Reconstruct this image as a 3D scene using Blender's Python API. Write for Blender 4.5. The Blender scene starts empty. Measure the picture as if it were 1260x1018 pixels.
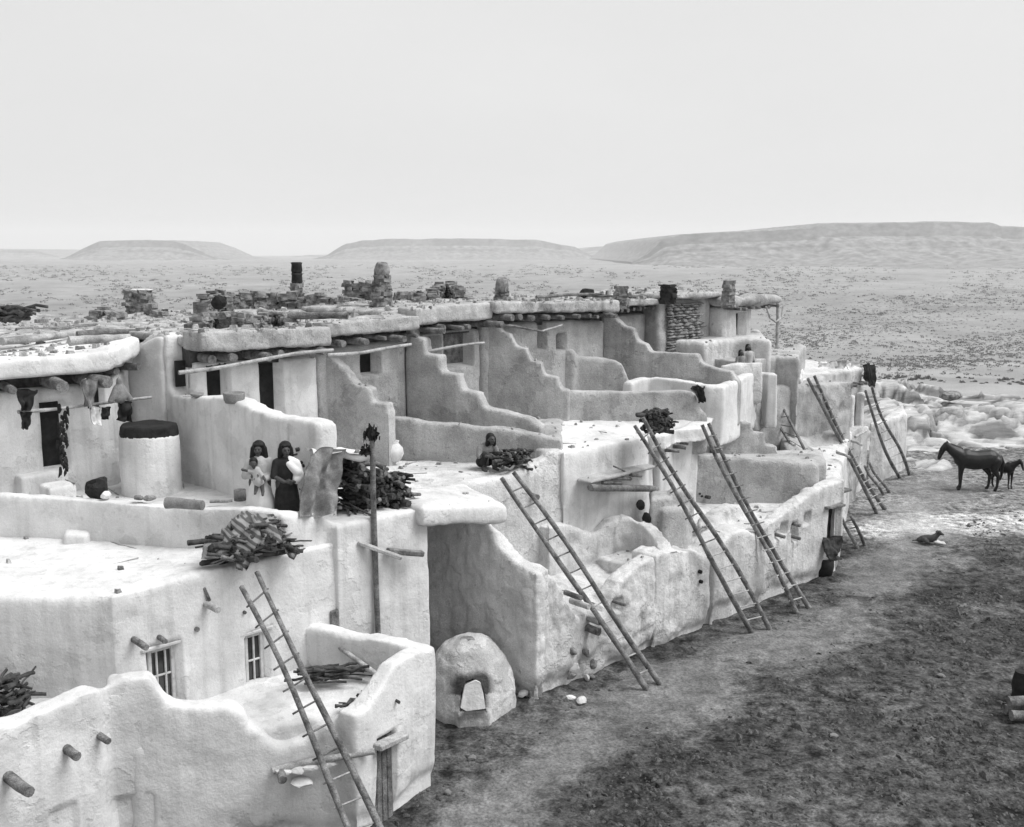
import bpy, bmesh, math, random
import numpy as np
from mathutils import Vector, Matrix, Euler

# ------------------------------------------------------------------ camera, sky, sun, exposure
SC = bpy.context.scene
COL = SC.collection
FPX, CX, CY, EYE = 1300.0, 630.0, 509.0, 9.0        # focal length in px of the 1260 px wide photograph, eye height
PITCH = math.atan(199 / 1300)
cam = bpy.data.cameras.new('camera'); cam_o = bpy.data.objects.new('camera', cam); COL.objects.link(cam_o)
cam.sensor_fit = 'HORIZONTAL'; cam.sensor_width = 36; cam.lens = 36 * FPX / 1260
cam.clip_start = 0.2; cam.clip_end = 60000
cam_o.location = (0, 0, EYE); cam_o.rotation_euler = (math.pi / 2 - PITCH, 0, 0)
SC.camera = cam_o

SUN_AZ, SUN_EL = math.radians(-8), math.radians(56)   # azimuth measured from +X towards +Y
W = bpy.data.worlds.new('World'); SC.world = W; W.use_nodes = True
nt = W.node_tree; nt.nodes.clear()
sky = nt.nodes.new('ShaderNodeTexSky'); sky.sky_type = 'NISHITA'; sky.sun_disc = False
sky.sun_elevation = SUN_EL; sky.sun_rotation = math.pi / 2 - SUN_AZ
sky.dust_density = 5; sky.air_density = 1.5
bw = nt.nodes.new('ShaderNodeRGBToBW')
mul = nt.nodes.new('ShaderNodeMath'); mul.operation = 'MULTIPLY_ADD'   # thin even overcast over the clear sky
mul.inputs[1].default_value = 0.10; mul.inputs[2].default_value = 3.75
comb = nt.nodes.new('ShaderNodeCombineColor')
bg = nt.nodes.new('ShaderNodeBackground'); bg.inputs[1].default_value = 0.1
wo = nt.nodes.new('ShaderNodeOutputWorld')
nt.links.new(sky.outputs[0], bw.inputs[0]); nt.links.new(bw.outputs[0], mul.inputs[0])
wc = nt.nodes.new('ShaderNodeTexCoord'); wm = nt.nodes.new('ShaderNodeMapping'); wm.inputs['Scale'].default_value = (1, 1, 3)
wn = nt.nodes.new('ShaderNodeTexNoise'); wn.inputs['Scale'].default_value = 1.6; wn.inputs['Detail'].default_value = 5      # faint cloud veil
wr = nt.nodes.new('ShaderNodeMapRange'); wr.inputs[1].default_value = .25; wr.inputs[2].default_value = .75; wr.inputs[3].default_value = .93; wr.inputs[4].default_value = 1.05
wx = nt.nodes.new('ShaderNodeMath'); wx.operation = 'MULTIPLY'
nt.links.new(wc.outputs['Generated'], wm.inputs[0]); nt.links.new(wm.outputs[0], wn.inputs['Vector']); nt.links.new(wn.outputs[0], wr.inputs[0])
nt.links.new(mul.outputs[0], wx.inputs[0]); nt.links.new(wr.outputs[0], wx.inputs[1])
for i in range(3): nt.links.new(wx.outputs[0], comb.inputs[i])
nt.links.new(comb.outputs[0], bg.inputs[0]); nt.links.new(bg.outputs[0], wo.inputs[0])

sl = bpy.data.lights.new('sun', 'SUN'); sl.energy = 2.0; sl.angle = math.radians(38); sl.color = (1, 1, 1)
so = bpy.data.objects.new('sun', sl); COL.objects.link(so); so.location = (40, 0, 60)
sd = Vector((math.cos(SUN_EL) * math.cos(SUN_AZ), math.cos(SUN_EL) * math.sin(SUN_AZ), math.sin(SUN_EL)))
so.rotation_euler = sd.to_track_quat('Z', 'Y').to_euler()
SC.view_settings.view_transform = 'Standard'; SC.view_settings.look = 'None'
SC.view_settings.gamma = 1; SC.view_settings.use_curve_mapping = False
SC.view_settings.exposure = 0.9
SC.render.engine = 'CYCLES'
try:
    SC.cycles.max_bounces = 6; SC.cycles.volume_bounces = 1; SC.cycles.use_denoising = True
except Exception: pass

# ------------------------------------------------------------------ survey helpers
_c, _s = math.cos(PITCH), math.sin(PITCH)
def _ray(px, py):
    u = (px - CX) / FPX; v = (CY - py) / FPX
    return u, _c + v * _s, -_s + v * _c
def P(px, py, z):
    """point of the place seen at photo pixel, at height z"""
    r = _ray(px, py); t = (z - EYE) / r[2]; return Vector((r[0] * t, r[1] * t, z))
def PY(px, py, y):
    r = _ray(px, py); t = y / r[1]; return Vector((r[0] * t, y, EYE + r[2] * t))
D2 = math.sqrt(.5); ORG = (0.41, 20.2)
def AB(a, b, z=0.0):
    """row frame: a along the house fronts, b inward from the street"""
    return Vector((ORG[0] + (a - b) * D2, ORG[1] + (a + b) * D2, z))
def VPL(px, py, T, F):
    """pixel ray on the vertical plane through T and F"""
    r = _ray(px, py); dx, dy = F[0] - T[0], F[1] - T[1]
    den = r[0] * dy - r[1] * dx
    k = (T[0] * dy - T[1] * dx) / den
    return Vector((r[0] * k, r[1] * k, EYE + r[2] * k))
def VB(px, py, b):
    return VPL(px, py, AB(0, b), AB(10, b))

# ------------------------------------------------------------------ numpy noise
def _hash(ix, iy, iz, seed):
    h = (ix.astype(np.int64) * 374761393 + iy.astype(np.int64) * 668265263 + iz.astype(np.int64) * 2147483647 + seed * 1274126177) & 0xffffffff
    h = ((h ^ (h >> 13)) * 1274126177) & 0xffffffff
    return ((h ^ (h >> 16)) & 0xffff) / 65535.0 * 2 - 1
def vnoise(p, freq, seed=0):
    q = p * freq; i = np.floor(q); f = q - i; f = f * f * (3 - 2 * f); i = i.astype(np.int64); r = 0
    for dx in (0, 1):
        for dy in (0, 1):
            for dz in (0, 1):
                w = (f[:, 0] if dx else 1 - f[:, 0]) * (f[:, 1] if dy else 1 - f[:, 1]) * (f[:, 2] if dz else 1 - f[:, 2])
                r = r + w * _hash(i[:, 0] + dx, i[:, 1] + dy, i[:, 2] + dz, seed)
    return r
def fbm(p, freq, octv=4, seed=0, gain=.5):
    r = 0; a = 1
    for k in range(octv): r = r + a * vnoise(p, freq * 2 ** k, seed + k); a *= gain
    return r

# ------------------------------------------------------------------ materials (monochrome, procedural)
MATS = {}
def mat(name, lo, hi, scale=3.0, rough=.9, bump=.25, bscale=30.0, stretch=(1, 1, 1), detail=6.0, streak=0.0, spots=0.0, spec=.2, obj=False, fine=0.0, patch=0.0):
    if name in MATS: return MATS[name]
    m = bpy.data.materials.new(name); m.use_nodes = True; n = m.node_tree.nodes; L = m.node_tree.links
    b = n['Principled BSDF']; b.inputs['Roughness'].default_value = rough
    b.inputs['Specular IOR Level'].default_value = spec
    if obj:
        src = n.new('ShaderNodeTexCoord').outputs['Object']
    else:
        src = n.new('ShaderNodeNewGeometry').outputs['Position']
    mp = n.new('ShaderNodeMapping'); mp.inputs['Scale'].default_value = stretch; L.new(src, mp.inputs[0])
    t = n.new('ShaderNodeTexNoise'); t.inputs['Scale'].default_value = scale; t.inputs['Detail'].default_value = detail
    t.inputs['Roughness'].default_value = .62
    L.new(mp.outputs[0], t.inputs['Vector'])
    r = n.new('ShaderNodeMapRange'); r.inputs[1].default_value = .32; r.inputs[2].default_value = .68
    r.inputs[3].default_value = lo; r.inputs[4].default_value = hi; L.new(t.outputs[0], r.inputs[0])
    val = r.outputs[0]
    def mulv(v, fac):
        k = n.new('ShaderNodeMath'); k.operation = 'MULTIPLY'; L.new(v, k.inputs[0])
        if isinstance(fac, float): k.inputs[1].default_value = fac
        else: L.new(fac, k.inputs[1])
        return k.outputs[0]
    if streak:                      # rain runs on plaster
        m2 = n.new('ShaderNodeMapping'); m2.inputs['Scale'].default_value = (5, 5, .35); L.new(src, m2.inputs[0])
        t2 = n.new('ShaderNodeTexNoise'); t2.inputs['Scale'].default_value = 1.0; t2.inputs['Detail'].default_value = 5
        L.new(m2.outputs[0], t2.inputs['Vector'])
        r2 = n.new('ShaderNodeMapRange'); r2.inputs[1].default_value = .5; r2.inputs[2].default_value = .75
        r2.inputs[3].default_value = 1; r2.inputs[4].default_value = 1 - streak; L.new(t2.outputs[0], r2.inputs[0])
        val = mulv(val, r2.outputs[0])
    if spots:                       # chips and pits
        t3 = n.new('ShaderNodeTexNoise'); t3.inputs['Scale'].default_value = 9; t3.inputs['Detail'].default_value = 3
        L.new(src, t3.inputs['Vector'])
        r3 = n.new('ShaderNodeMapRange'); r3.inputs[1].default_value = .66; r3.inputs[2].default_value = .76
        r3.inputs[3].default_value = 1; r3.inputs[4].default_value = 1 - spots; L.new(t3.outputs[0], r3.inputs[0])
        val = mulv(val, r3.outputs[0])
    if fine:
        t4 = n.new('ShaderNodeTexNoise'); t4.inputs['Scale'].default_value = 45; t4.inputs['Detail'].default_value = 4
        L.new(src, t4.inputs['Vector'])
        r4 = n.new('ShaderNodeMapRange'); r4.inputs[1].default_value = .3; r4.inputs[2].default_value = .7
        r4.inputs[3].default_value = 1 - fine; r4.inputs[4].default_value = 1 + fine; L.new(t4.outputs[0], r4.inputs[0])
        val = mulv(val, r4.outputs[0])
    pm = None
    if patch:                       # flaked coats of plaster with crisp edges
        t5 = n.new('ShaderNodeTexNoise'); t5.inputs['Scale'].default_value = .9; t5.inputs['Detail'].default_value = 9; t5.inputs['Roughness'].default_value = .6
        L.new(src, t5.inputs['Vector'])
        r5 = n.new('ShaderNodeMapRange'); r5.inputs[1].default_value = .535; r5.inputs[2].default_value = .56; L.new(t5.outputs[0], r5.inputs[0]); pm = r5.outputs[0]
        q5 = n.new('ShaderNodeMapRange'); q5.inputs[3].default_value = 1; q5.inputs[4].default_value = 1 - patch; L.new(pm, q5.inputs[0])
        val = mulv(val, q5.outputs[0])
    cc = n.new('ShaderNodeCombineColor')
    for i in range(3): L.new(val, cc.inputs[i])
    L.new(cc.outputs[0], b.inputs['Base Color'])
    if bump:
        tb = n.new('ShaderNodeTexNoise'); tb.inputs['Scale'].default_value = bscale; tb.inputs['Detail'].default_value = 6
        tb.inputs['Roughness'].default_value = .65
        L.new(mp.outputs[0], tb.inputs['Vector'])
        bp = n.new('ShaderNodeBump'); bp.inputs['Strength'].default_value = bump; bp.inputs['Distance'].default_value = .03
        hgt = tb.outputs[0]
        if pm is not None:
            k5 = n.new('ShaderNodeMath'); k5.operation = 'MULTIPLY_ADD'; k5.inputs[1].default_value = -.45; L.new(pm, k5.inputs[0]); L.new(hgt, k5.inputs[2]); hgt = k5.outputs[0]
        L.new(hgt, bp.inputs['Height']); L.new(bp.outputs[0], b.inputs['Normal'])
    MATS[name] = m; return m
M_WHITE = mat('whitewashed_adobe', .54, .72, 1.2, bump=.55, bscale=13, streak=.2, spots=.2, fine=.07, patch=.09)
M_ADOBE = mat('mud_plaster', .31, .49, 1.6, bump=.9, bscale=14, streak=.22, spots=.4, fine=.22, patch=.16)
M_ROUGH = mat('weathered_adobe', .26, .50, 2.6, bump=1.0, bscale=12, streak=.28, spots=.5, fine=.26, patch=.22)
M_FLOOR = mat('packed_earth_roof', .42, .62, 1.4, bump=.7, bscale=9, spots=.3, fine=.14)
M_STONE = mat('rubble_stone', .07, .34, 5, bump=.8, bscale=14, spots=.35, fine=.15)
M_PALE = mat('pale_stone', .5, .74, 4, bump=.6, bscale=14)
M_WOOD = mat('weathered_wood', .06, .26, 5, bump=.9, bscale=24, fine=.35, spots=.4)
M_DWOOD = mat('dark_firewood_and_eave_shade', .02, .10, 6, bump=.8, bscale=25)
M_LWOOD = mat('bleached_pole', .22, .50, 5, bump=.7, bscale=25, fine=.25, spots=.4)
M_DARK = mat('dark_timber_and_shade', .010, .03, 5, bump=.4, bscale=20)  # timber, and panels whose near-black colour stands for unlit rooms
M_GLASS = mat('old_glass', .02, .06, 6, rough=.12, bump=0, spec=.5)
M_FRAME = mat('painted_frame', .40, .60, 8, bump=.3, spots=.4)
M_MID = mat('pale_mud_plaster', .48, .70, 1.8, bump=1.0, bscale=13, streak=.3, spots=.4, fine=.16, patch=.16)
M_GSTONE = mat('grey_field_stone', .10, .22, 5, bump=.6, bscale=14)

# ------------------------------------------------------------------ object helpers
def tag(o, label=None, cat=None, group=None, kind=None):
    if label: o['label'] = label
    if cat: o['category'] = cat
    if group: o['group'] = group
    if kind: o['kind'] = kind
    return o
def thing(name, loc, label, cat, group=None):
    o = bpy.data.objects.new(name, None); COL.objects.link(o); o.location = loc; o.empty_display_size = .3
    return tag(o, label, cat, group)
def setparent(o, p):
    if p is not None:
        o.parent = p
        q = p; M = Matrix.Identity(4)
        chain = []
        while q is not None: chain.append(q); q = q.parent
        for q in reversed(chain):
            M = M @ q.matrix_parent_inverse @ q.matrix_basis
        o.matrix_parent_inverse = M.inverted()
    return o
def link(name, me, m, parent=None):
    o = bpy.data.objects.new(name, me); COL.objects.link(o)
    if m is not None and not me.materials: me.materials.append(m)
    return setparent(o, parent)
def smooth(me, on=True):
    me.polygons.foreach_set('use_smooth', [on] * len(me.polygons)); me.update(); return me
def mesh_of(bm, name='mesh', sm=False):
    me = bpy.data.meshes.new(name); bmesh.ops.recalc_face_normals(bm, faces=bm.faces[:]); bm.to_mesh(me); bm.free()
    if sm: smooth(me)
    return me
def pydata(verts, faces, sm=True, name='mesh'):
    me = bpy.data.meshes.new(name); me.from_pydata(verts, [], faces); me.update()
    if sm: smooth(me)
    return me

def bm_prism(bm, poly, zt, zb):
    """vertical prism; zt, zb numbers or lists per corner"""
    n = len(poly)
    zt = zt if isinstance(zt, (list, tuple)) else [zt] * n
    zb = zb if isinstance(zb, (list, tuple)) else [zb] * n
    t = [bm.verts.new((p[0], p[1], z)) for p, z in zip(poly, zt)]
    b = [bm.verts.new((p[0], p[1], z)) for p, z in zip(poly, zb)]
    fs = [bm.faces.new(t), bm.faces.new(b[::-1])]
    for i in range(n):
        j = (i + 1) % n; fs.append(bm.faces.new((t[i], b[i], b[j], t[j])))
    area = sum(poly[i][0] * poly[(i + 1) % n][1] - poly[(i + 1) % n][0] * poly[i][1] for i in range(n))
    if area < 0:
        for f in fs: f.normal_flip()
def bm_wall(bm, pts, thick, zb, ext=.02, side=1):
    """wall under a polyline of top points (x,y,z); body lies on the side away from the viewer (side=1)"""
    for p, q in zip(pts[:-1], pts[1:]):
        p = Vector(p); q = Vector(q); d = Vector((q.x - p.x, q.y - p.y, 0)); L = d.length
        if L < 1e-3: continue
        d /= L; n = Vector((-d.y, d.x, 0))
        mid = (p + q) / 2
        if n.x * mid.x + n.y * mid.y < 0: n = -n
        n *= thick * side; e = d * ext
        a, b = p - e, q + e
        bm_prism(bm, [a, b, b + n, a + n], [p.z, q.z, q.z, p.z], zb)

def remesh(bm, voxel, it=4, fac=.5):
    me = bpy.data.meshes.new('tmp'); bm.to_mesh(me); bm.free()
    o = bpy.data.objects.new('tmp', me); COL.objects.link(o)
    r = o.modifiers.new('r', 'REMESH'); r.mode = 'VOXEL'; r.voxel_size = voxel; r.adaptivity = 0
    if it:
        s = o.modifiers.new('s', 'SMOOTH'); s.factor = fac; s.iterations = it
    dg = bpy.context.evaluated_depsgraph_get(); dg.update()
    out = bpy.data.meshes.new_from_object(o.evaluated_get(dg))
    bpy.data.objects.remove(o); bpy.data.meshes.remove(me); out.materials.clear()
    return out
def getco(me):
    a = np.empty(len(me.vertices) * 3); me.vertices.foreach_get('co', a); return a.reshape(-1, 3)
def getno(me):
    a = np.empty(len(me.vertices) * 3); me.vertices.foreach_get('normal', a); return a.reshape(-1, 3)
def setco(me, a):
    me.vertices.foreach_set('co', a.ravel()); me.update()

def adobe(name, bm, m, parent, voxel=.09, it=5, amp=.035, rough=.012, carve=(), seed=0, erode=0.0):
    """closed solids -> one rounded, hand-plastered mass.  carve = openings (centre, u, n, w, h, depth)"""
    me = remesh(bm, voxel, it)
    co = getco(me); no = getno(me)
    off = np.zeros(len(co))
    off += amp * fbm(co, .8, 2, seed) + rough * fbm(co, 3.5, 3, seed + 9)
    if erode:        # splash-worn foot of a street wall
        zz = co[:, 2] + .22 * fbm(co, 1.7, 3, 77); t = np.clip((.62 - zz) / .45, 0, 1); off -= erode * t * t * (np.abs(no[:, 2]) < .6)
    co2 = co + no * off[:, None]
    for (c, u, n, w, h, dep) in carve:
        c = np.array(c); u = np.array(u); n = np.array(n)
        r = co - c
        du = r @ u; dz = r[:, 2]; dn = r @ n
        k = (np.abs(du) < w / 2 + voxel * .5) & (np.abs(dz) < h / 2 + voxel * .5) & (np.abs(dn) < .22)
        co2[k] = co2[k] - n * dep
    setco(me, co2); smooth(me)
    return link(name, me, m, parent)

def facing(u):
    """unit normal of a vertical wall with direction u, turned to the viewer side"""
    n = Vector((u.y, -u.x, 0)); return n
def opening(T, F, px0, py0, px1, py1, depth=.4):
    """opening on the vertical plane T-F given by its photo corners"""
    a = VPL(px0, py0, T, F); b = VPL(px1, py1, T, F)
    u = Vector((F[0] - T[0], F[1] - T[1], 0)).normalized(); n = Vector((u.y, -u.x, 0))
    c = (a + b) / 2
    if n.dot(Vector((c.x, c.y, 0))) > 0: n = -n
    w = abs((b - a).dot(u)); h = abs(b.z - a.z)
    return (c, u, n, w, h, depth)
def bm_box(bm, c, u, n, w, h, t):
    """box centred c: width w along u, height h, thickness t along n"""
    c = Vector(c); u = Vector(u) * w / 2; n = Vector(n) * t / 2; k = Vector((0, 0, h / 2)); vs = []
    for sz in (-1, 1):
        for su, sn in ((-1, -1), (1, -1), (1, 1), (-1, 1)): vs.append(bm.verts.new(c + u * su + n * sn + k * sz))
    for f in ((0, 3, 2, 1), (4, 5, 6, 7), (0, 1, 5, 4), (1, 2, 6, 5), (2, 3, 7, 6), (3, 0, 4, 7)): bm.faces.new([vs[i] for i in f])
def box_obj(name, c, u, n, w, h, t, m, parent, bev=.01):
    bm = bmesh.new(); bm_box(bm, c, u, n, w, h, t)
    if bev: bmesh.ops.bevel(bm, geom=bm.edges[:], offset=bev, segments=1, affect='EDGES')
    return link(name, mesh_of(bm), m, parent)
def fill_opening(op, parent, m=None, name='door', planks=0, label=None):  # default door is a black panel, room darkness put into its colour
    """leaf at the back of a carved opening; black ones stand in for room shade"""
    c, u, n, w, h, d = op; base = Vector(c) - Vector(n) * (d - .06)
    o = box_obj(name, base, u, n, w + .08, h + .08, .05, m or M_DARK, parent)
    if planks:
        for i in range(planks):
            k = (i + .5) / planks - .5
            box_obj('plank', base + Vector(n) * .035 + Vector(u) * (k * w), u, n, w / planks * .9, h * .97, .03, m or M_DARK, o)
    if label: o['label'] = label
    return o
def fill_window(op, parent, cols=2, rows=2, fw=.06):
    c, u, n, w, h, d = op; c = Vector(c); u = Vector(u); n = Vector(n)
    base = c - n * (d * .55)
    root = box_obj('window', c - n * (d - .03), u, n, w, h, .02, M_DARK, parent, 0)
    k = Vector((0, 0, 1))
    for s in (-1, 1):
        box_obj('frame', base + u * (s * (w / 2 - fw / 2)), u, n, fw, h, .06, M_FRAME, root)
        box_obj('frame', base + k * (s * (h / 2 - fw / 2)), u, n, w - 2 * fw - .004, fw, .058, M_FRAME, root)
    for i in range(1, cols): box_obj('muntin', base + u * (w * (i / cols - .5)), u, n, fw * .55, h - 2 * fw, .04, M_FRAME, root)
    for i in range(1, rows): box_obj('muntin', base + k * (h * (i / rows - .5)), u, n, w - 2 * fw, fw * .55, .036, M_FRAME, root)
    pw, ph = (w - 2 * fw) / cols, (h - 2 * fw) / rows
    for i in range(cols):
        for j in range(rows):
            q = base - n * .022 + u * ((i + .5) * pw - (w - 2 * fw) / 2) + k * ((j + .5) * ph - (h - 2 * fw) / 2)
            box_obj('pane', q, u, n, pw * .98, ph * .98, .006, M_GLASS, root, 0)
    return root

def tube(pts, radii, seg=8, wob=0.0, seed=0, cap=True):
    """verts, faces of a tapered bent tube"""
    rnd = random.Random(seed); V = []; Fc = []
    pts = [Vector(p) for p in pts]; n = len(pts)
    up = Vector((0, 0, 1))
    prev = None
    for i, p in enumerate(pts):
        t = (pts[min(i + 1, n - 1)] - pts[max(i - 1, 0)]).normalized()
        if prev is None:
            a = t.cross(up if abs(t.z) < .9 else Vector((1, 0, 0))).normalized()
        else:
            a = (prev - t * prev.dot(t)).normalized()
        prev = a; b = t.cross(a)
        for k in range(seg):
            th = 2 * math.pi * k / seg; r = radii[i] * (1 + wob * (rnd.random() - .5))
            V.append(p + a * (math.cos(th) * r) + b * (math.sin(th) * r))
    for i in range(n - 1):
        for k in range(seg):
            k2 = (k + 1) % seg
            Fc.append((i * seg + k, i * seg + k2, (i + 1) * seg + k2, (i + 1) * seg + k))
    if cap:
        m0 = len(V); V += [v.copy() for v in V[:seg]]; V += [v.copy() for v in V[(n - 1) * seg:n * seg]]
        Fc.append(tuple(m0 + k for k in range(seg))[::-1]); Fc.append(tuple(m0 + seg + k for k in range(seg)))      # sawn ends keep a hard edge
    return V, Fc
def pole(name, p, q, r0, r1, m, parent=None, bend=.02, seed=0, seg=9, n=9, wob=.18):
    p = Vector(p); q = Vector(q); rnd = random.Random(seed * 7 + 1); L = (q - p).length
    off1 = Vector((rnd.uniform(-1, 1), rnd.uniform(-1, 1), rnd.uniform(-1, 1))) * L * bend
    off2 = Vector((rnd.uniform(-1, 1), rnd.uniform(-1, 1), rnd.uniform(-1, 1))) * L * bend * .5
    pts = []; rr = []
    for i in range(n):
        t = i / (n - 1)
        pts.append(p.lerp(q, t) + off1 * math.sin(math.pi * t) + off2 * math.sin(2 * math.pi * t)); rr.append(r0 + (r1 - r0) * t)
    V, Fc = tube(pts, rr, seg, wob, seed)
    return link(name, pydata(V, Fc), m, parent)

def rock_mesh(seed, sub=2, sx=1, sy=1, sz=.7, amp=.25):
    bm = bmesh.new(); bmesh.ops.create_icosphere(bm, subdivisions=sub, radius=.5)
    me = bpy.data.meshes.new('rock'); bm.to_mesh(me); bm.free()
    co = getco(me); d = 1 + amp * fbm(co + seed * 3.7, 2.2, 3, seed) * 1.2
    # facets: clamp by a few random planes
    rnd = np.random.RandomState(seed); co = co * d[:, None]
    for k in range(7):
        nn = rnd.normal(size=3); nn /= np.linalg.norm(nn); h = .33 + .1 * rnd.rand()
        ex = np.maximum(co @ nn - h, 0); co -= nn * ex[:, None]
    co *= np.array([sx, sy, sz]); setco(me, co); return me
ROCKS = [rock_mesh(i + 1, 2, 1, .75 + .05 * (i % 4), .5 + .08 * (i % 3)) for i in range(8)]

RK = [rock_mesh(100 + i, 1 + (i % 2), 1, .8, .6 + .1 * (i % 3), .2) for i in range(6)]

def capsules(caps, voxel, it=2):
    """tapered capsules (p0,r0,p1,r1) fused to one continuous surface"""
    bm = bmesh.new()
    for p0, r0, p1, r1 in caps:
        p0 = Vector(p0); p1 = Vector(p1); d = p1 - p0; L = d.length
        for p, r in ((p0, r0), (p1, r1)):
            bmesh.ops.create_icosphere(bm, subdivisions=2, radius=r, matrix=Matrix.Translation(p))
        if L > 1e-4:
            M = Matrix.Translation((p0 + p1) / 2) @ d.to_track_quat('Z', 'Y').to_matrix().to_4x4()
            bmesh.ops.create_cone(bm, cap_ends=True, segments=14, radius1=r0, radius2=r1, depth=L, matrix=M)
    me = remesh(bm, voxel, it); smooth(me); return me
def place(me, loc, rz=0, scale=1.0):
    co = getco(me) * scale; c, s = math.cos(rz), math.sin(rz)
    x = co[:, 0] * c - co[:, 1] * s + loc[0]; y = co[:, 0] * s + co[:, 1] * c + loc[1]
    setco(me, np.stack([x, y, co[:, 2] + loc[2]], 1)); return me
# ------------------------------------------------------------------ land: one sheet from the street to the horizon
def seg_dist(x, y, pts):
    d = np.full(x.shape, 1e9)
    for (x0, y0), (x1, y1) in zip(pts[:-1], pts[1:]):
        dx, dy = x1 - x0, y1 - y0; t = np.clip(((x - x0) * dx + (y - y0) * dy) / (dx * dx + dy * dy), 0, 1)
        d = np.minimum(d, np.hypot(x - x0 - t * dx, y - y0 - t * dy))
    return d
def sstep(a, b, x):
    t = np.clip((x - a) / (b - a), 0, 1); return t * t * (3 - 2 * t)
PATH = [(-1.4, 12.0), (-.1, 16.0), (1.2, 18.3), (3.4, 21.0), (5.6, 23.3), (8.0, 25.3), (10.6, 28.4), (12.6, 32.0), (14.5, 36.5), (17.5, 43)]
SIDE = [(12, 33.6), (16, 34.6), (22, 35.2), (30, 36)]
def land_height(x, y):
    p = np.stack([x, y, np.zeros_like(x)], 1); r = np.hypot(x, y)
    edge = 72 + 6 * vnoise(p, .05, 3) + 3 * vnoise(p, .2, 4)
    t = r - edge
    near = np.where(r < 60, 1, 0)
    micro = .035 * fbm(p, 1.1, 3, 11) + .022 * fbm(p, 4.5, 3, 12) * near
    micro = micro + .05 * np.maximum(fbm(p, 2.0, 3, 14), 0) * sstep(2.0, 4.5, seg_dist(x, y, PATH)) * near
    drop = -24 * sstep(0, 16, t) - 8 * sstep(10, 120, t) - 24 * sstep(80, 700, t)
    far = sstep(200, 1500, r) * (3 * fbm(p, 1 / 400., 3, 21)) + sstep(2500, 9000, r) * 10
    hills = sstep(20, 90, t) * 1.5 * fbm(p, 1 / 40., 3, 22)
    return micro + drop + far + hills
rings = np.concatenate([np.arange(5, 12, .25), np.arange(12, 46, .1), np.arange(46, 110, .35), 110 * 1.032 ** np.arange(0, 160)])
angs = np.concatenate([np.linspace(-1.25, -.62, 40, endpoint=False), np.linspace(-.62, .62, 340, endpoint=False), np.linspace(.62, 1.25, 41)])
R_, A_ = np.meshgrid(rings, angs, indexing='ij'); X = (R_ * np.sin(A_)).ravel(); Y = (R_ * np.cos(A_)).ravel()
Zg = land_height(X, Y)
nr, na = len(rings), len(angs)
idx = np.arange(nr * na).reshape(nr, na)
faces = np.stack([idx[:-1, :-1], idx[:-1, 1:], idx[1:, 1:], idx[1:, :-1]], -1).reshape(-1, 4)
me = bpy.data.meshes.new('ground')
me.vertices.add(nr * na); me.vertices.foreach_set('co', np.stack([X, Y, Zg], 1).ravel())
me.loops.add(faces.size); me.loops.foreach_set('vertex_index', faces.ravel())
me.polygons.add(len(faces)); me.polygons.foreach_set('loop_start', np.arange(0, faces.size, 4)); me.polygons.foreach_set('loop_total', np.full(len(faces), 4))
me.update(calc_edges=True); me.validate(); smooth(me)
p3 = np.stack([X, Y, np.zeros_like(X)], 1)
wear = .85 * (1 - sstep(.25, 1.9, seg_dist(X, Y, PATH) + .9 * fbm(p3, .6, 4, 31)))
side = 1 - sstep(.5, 2.0, seg_dist(X, Y, SIDE) + .6 * fbm(p3, .7, 3, 32))
rr_ = np.hypot(X, Y)
dung = sstep(-.05, .5, fbm(p3, .9, 4, 33)) * (1 - sstep(26, 40, Y))
tone = .074 + .02 * fbm(p3, .5, 3, 34) - .03 * dung
farmix = sstep(27, 38, Y + .2 * X - 4)
tone = tone * (1 - farmix) + farmix * (.16 + .05 * fbm(p3, .35, 3, 35))
tone = np.maximum(tone, .028)
tone = tone * (1 - .8 * wear) + .8 * wear * (.21 + .05 * fbm(p3, 1.5, 3, 36))
tone = tone * (1 - side) + side * .42
sand = sstep(.1, .4, fbm(p3, .22, 3, 38)) * sstep(33, 44, Y) * .8
tone = tone * (1 - sand) + sand * .38
valley = sstep(-2, -8, Zg) if False else sstep(2, 8, -Zg)
vt = .36 + .045 * fbm(p3, 1 / 50., 5, 37) - .10 * sstep(200, 600, rr_) - .02 * sstep(600, 1500, rr_) + .02 * fbm(p3, 1 / 700., 3, 39)
tone = tone * (1 - valley) + valley * vt
aw = me.attributes.new('wear', 'FLOAT', 'POINT'); aw.data.foreach_set('value', np.clip(np.maximum(wear, valley), 0, 1))
at = me.attributes.new('tone', 'FLOAT', 'POINT'); at.data.foreach_set('value', np.clip(tone, .02, .6))
m = bpy.data.materials.new('trodden_earth'); m.use_nodes = True; n = m.node_tree.nodes; L = m.node_tree.links; b = n['Principled BSDF']
b.inputs['Roughness'].default_value = .95; b.inputs['Specular IOR Level'].default_value = .1
av = n.new('ShaderNodeAttribute'); av.attribute_name = 'tone'
geo = n.new('ShaderNodeNewGeometry')
def gnoise(sc, lo, hi, f0=.3, f1=.7, det=6):
    t = n.new('ShaderNodeTexNoise'); t.inputs['Scale'].default_value = sc; t.inputs['Detail'].default_value = det; t.inputs['Roughness'].default_value = .65
    L.new(geo.outputs['Position'], t.inputs['Vector'])
    r = n.new('ShaderNodeMapRange'); r.inputs[1].default_value = f0; r.inputs[2].default_value = f1; r.inputs[3].default_value = lo; r.inputs[4].default_value = hi
    L.new(t.outputs[0], r.inputs[0]); return t, r
def mulm(a, c):
    k = n.new('ShaderNodeMath'); k.operation = 'MULTIPLY'; L.new(a, k.inputs[0]); L.new(c, k.inputs[1]); return k.outputs[0]
t1, r1 = gnoise(3.2, .22, 1.75, .36, .64, 9); t2, r2 = gnoise(17, .35, 1.7, .32, .68); t3, r3 = gnoise(.025, .86, 1.14)
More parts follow.
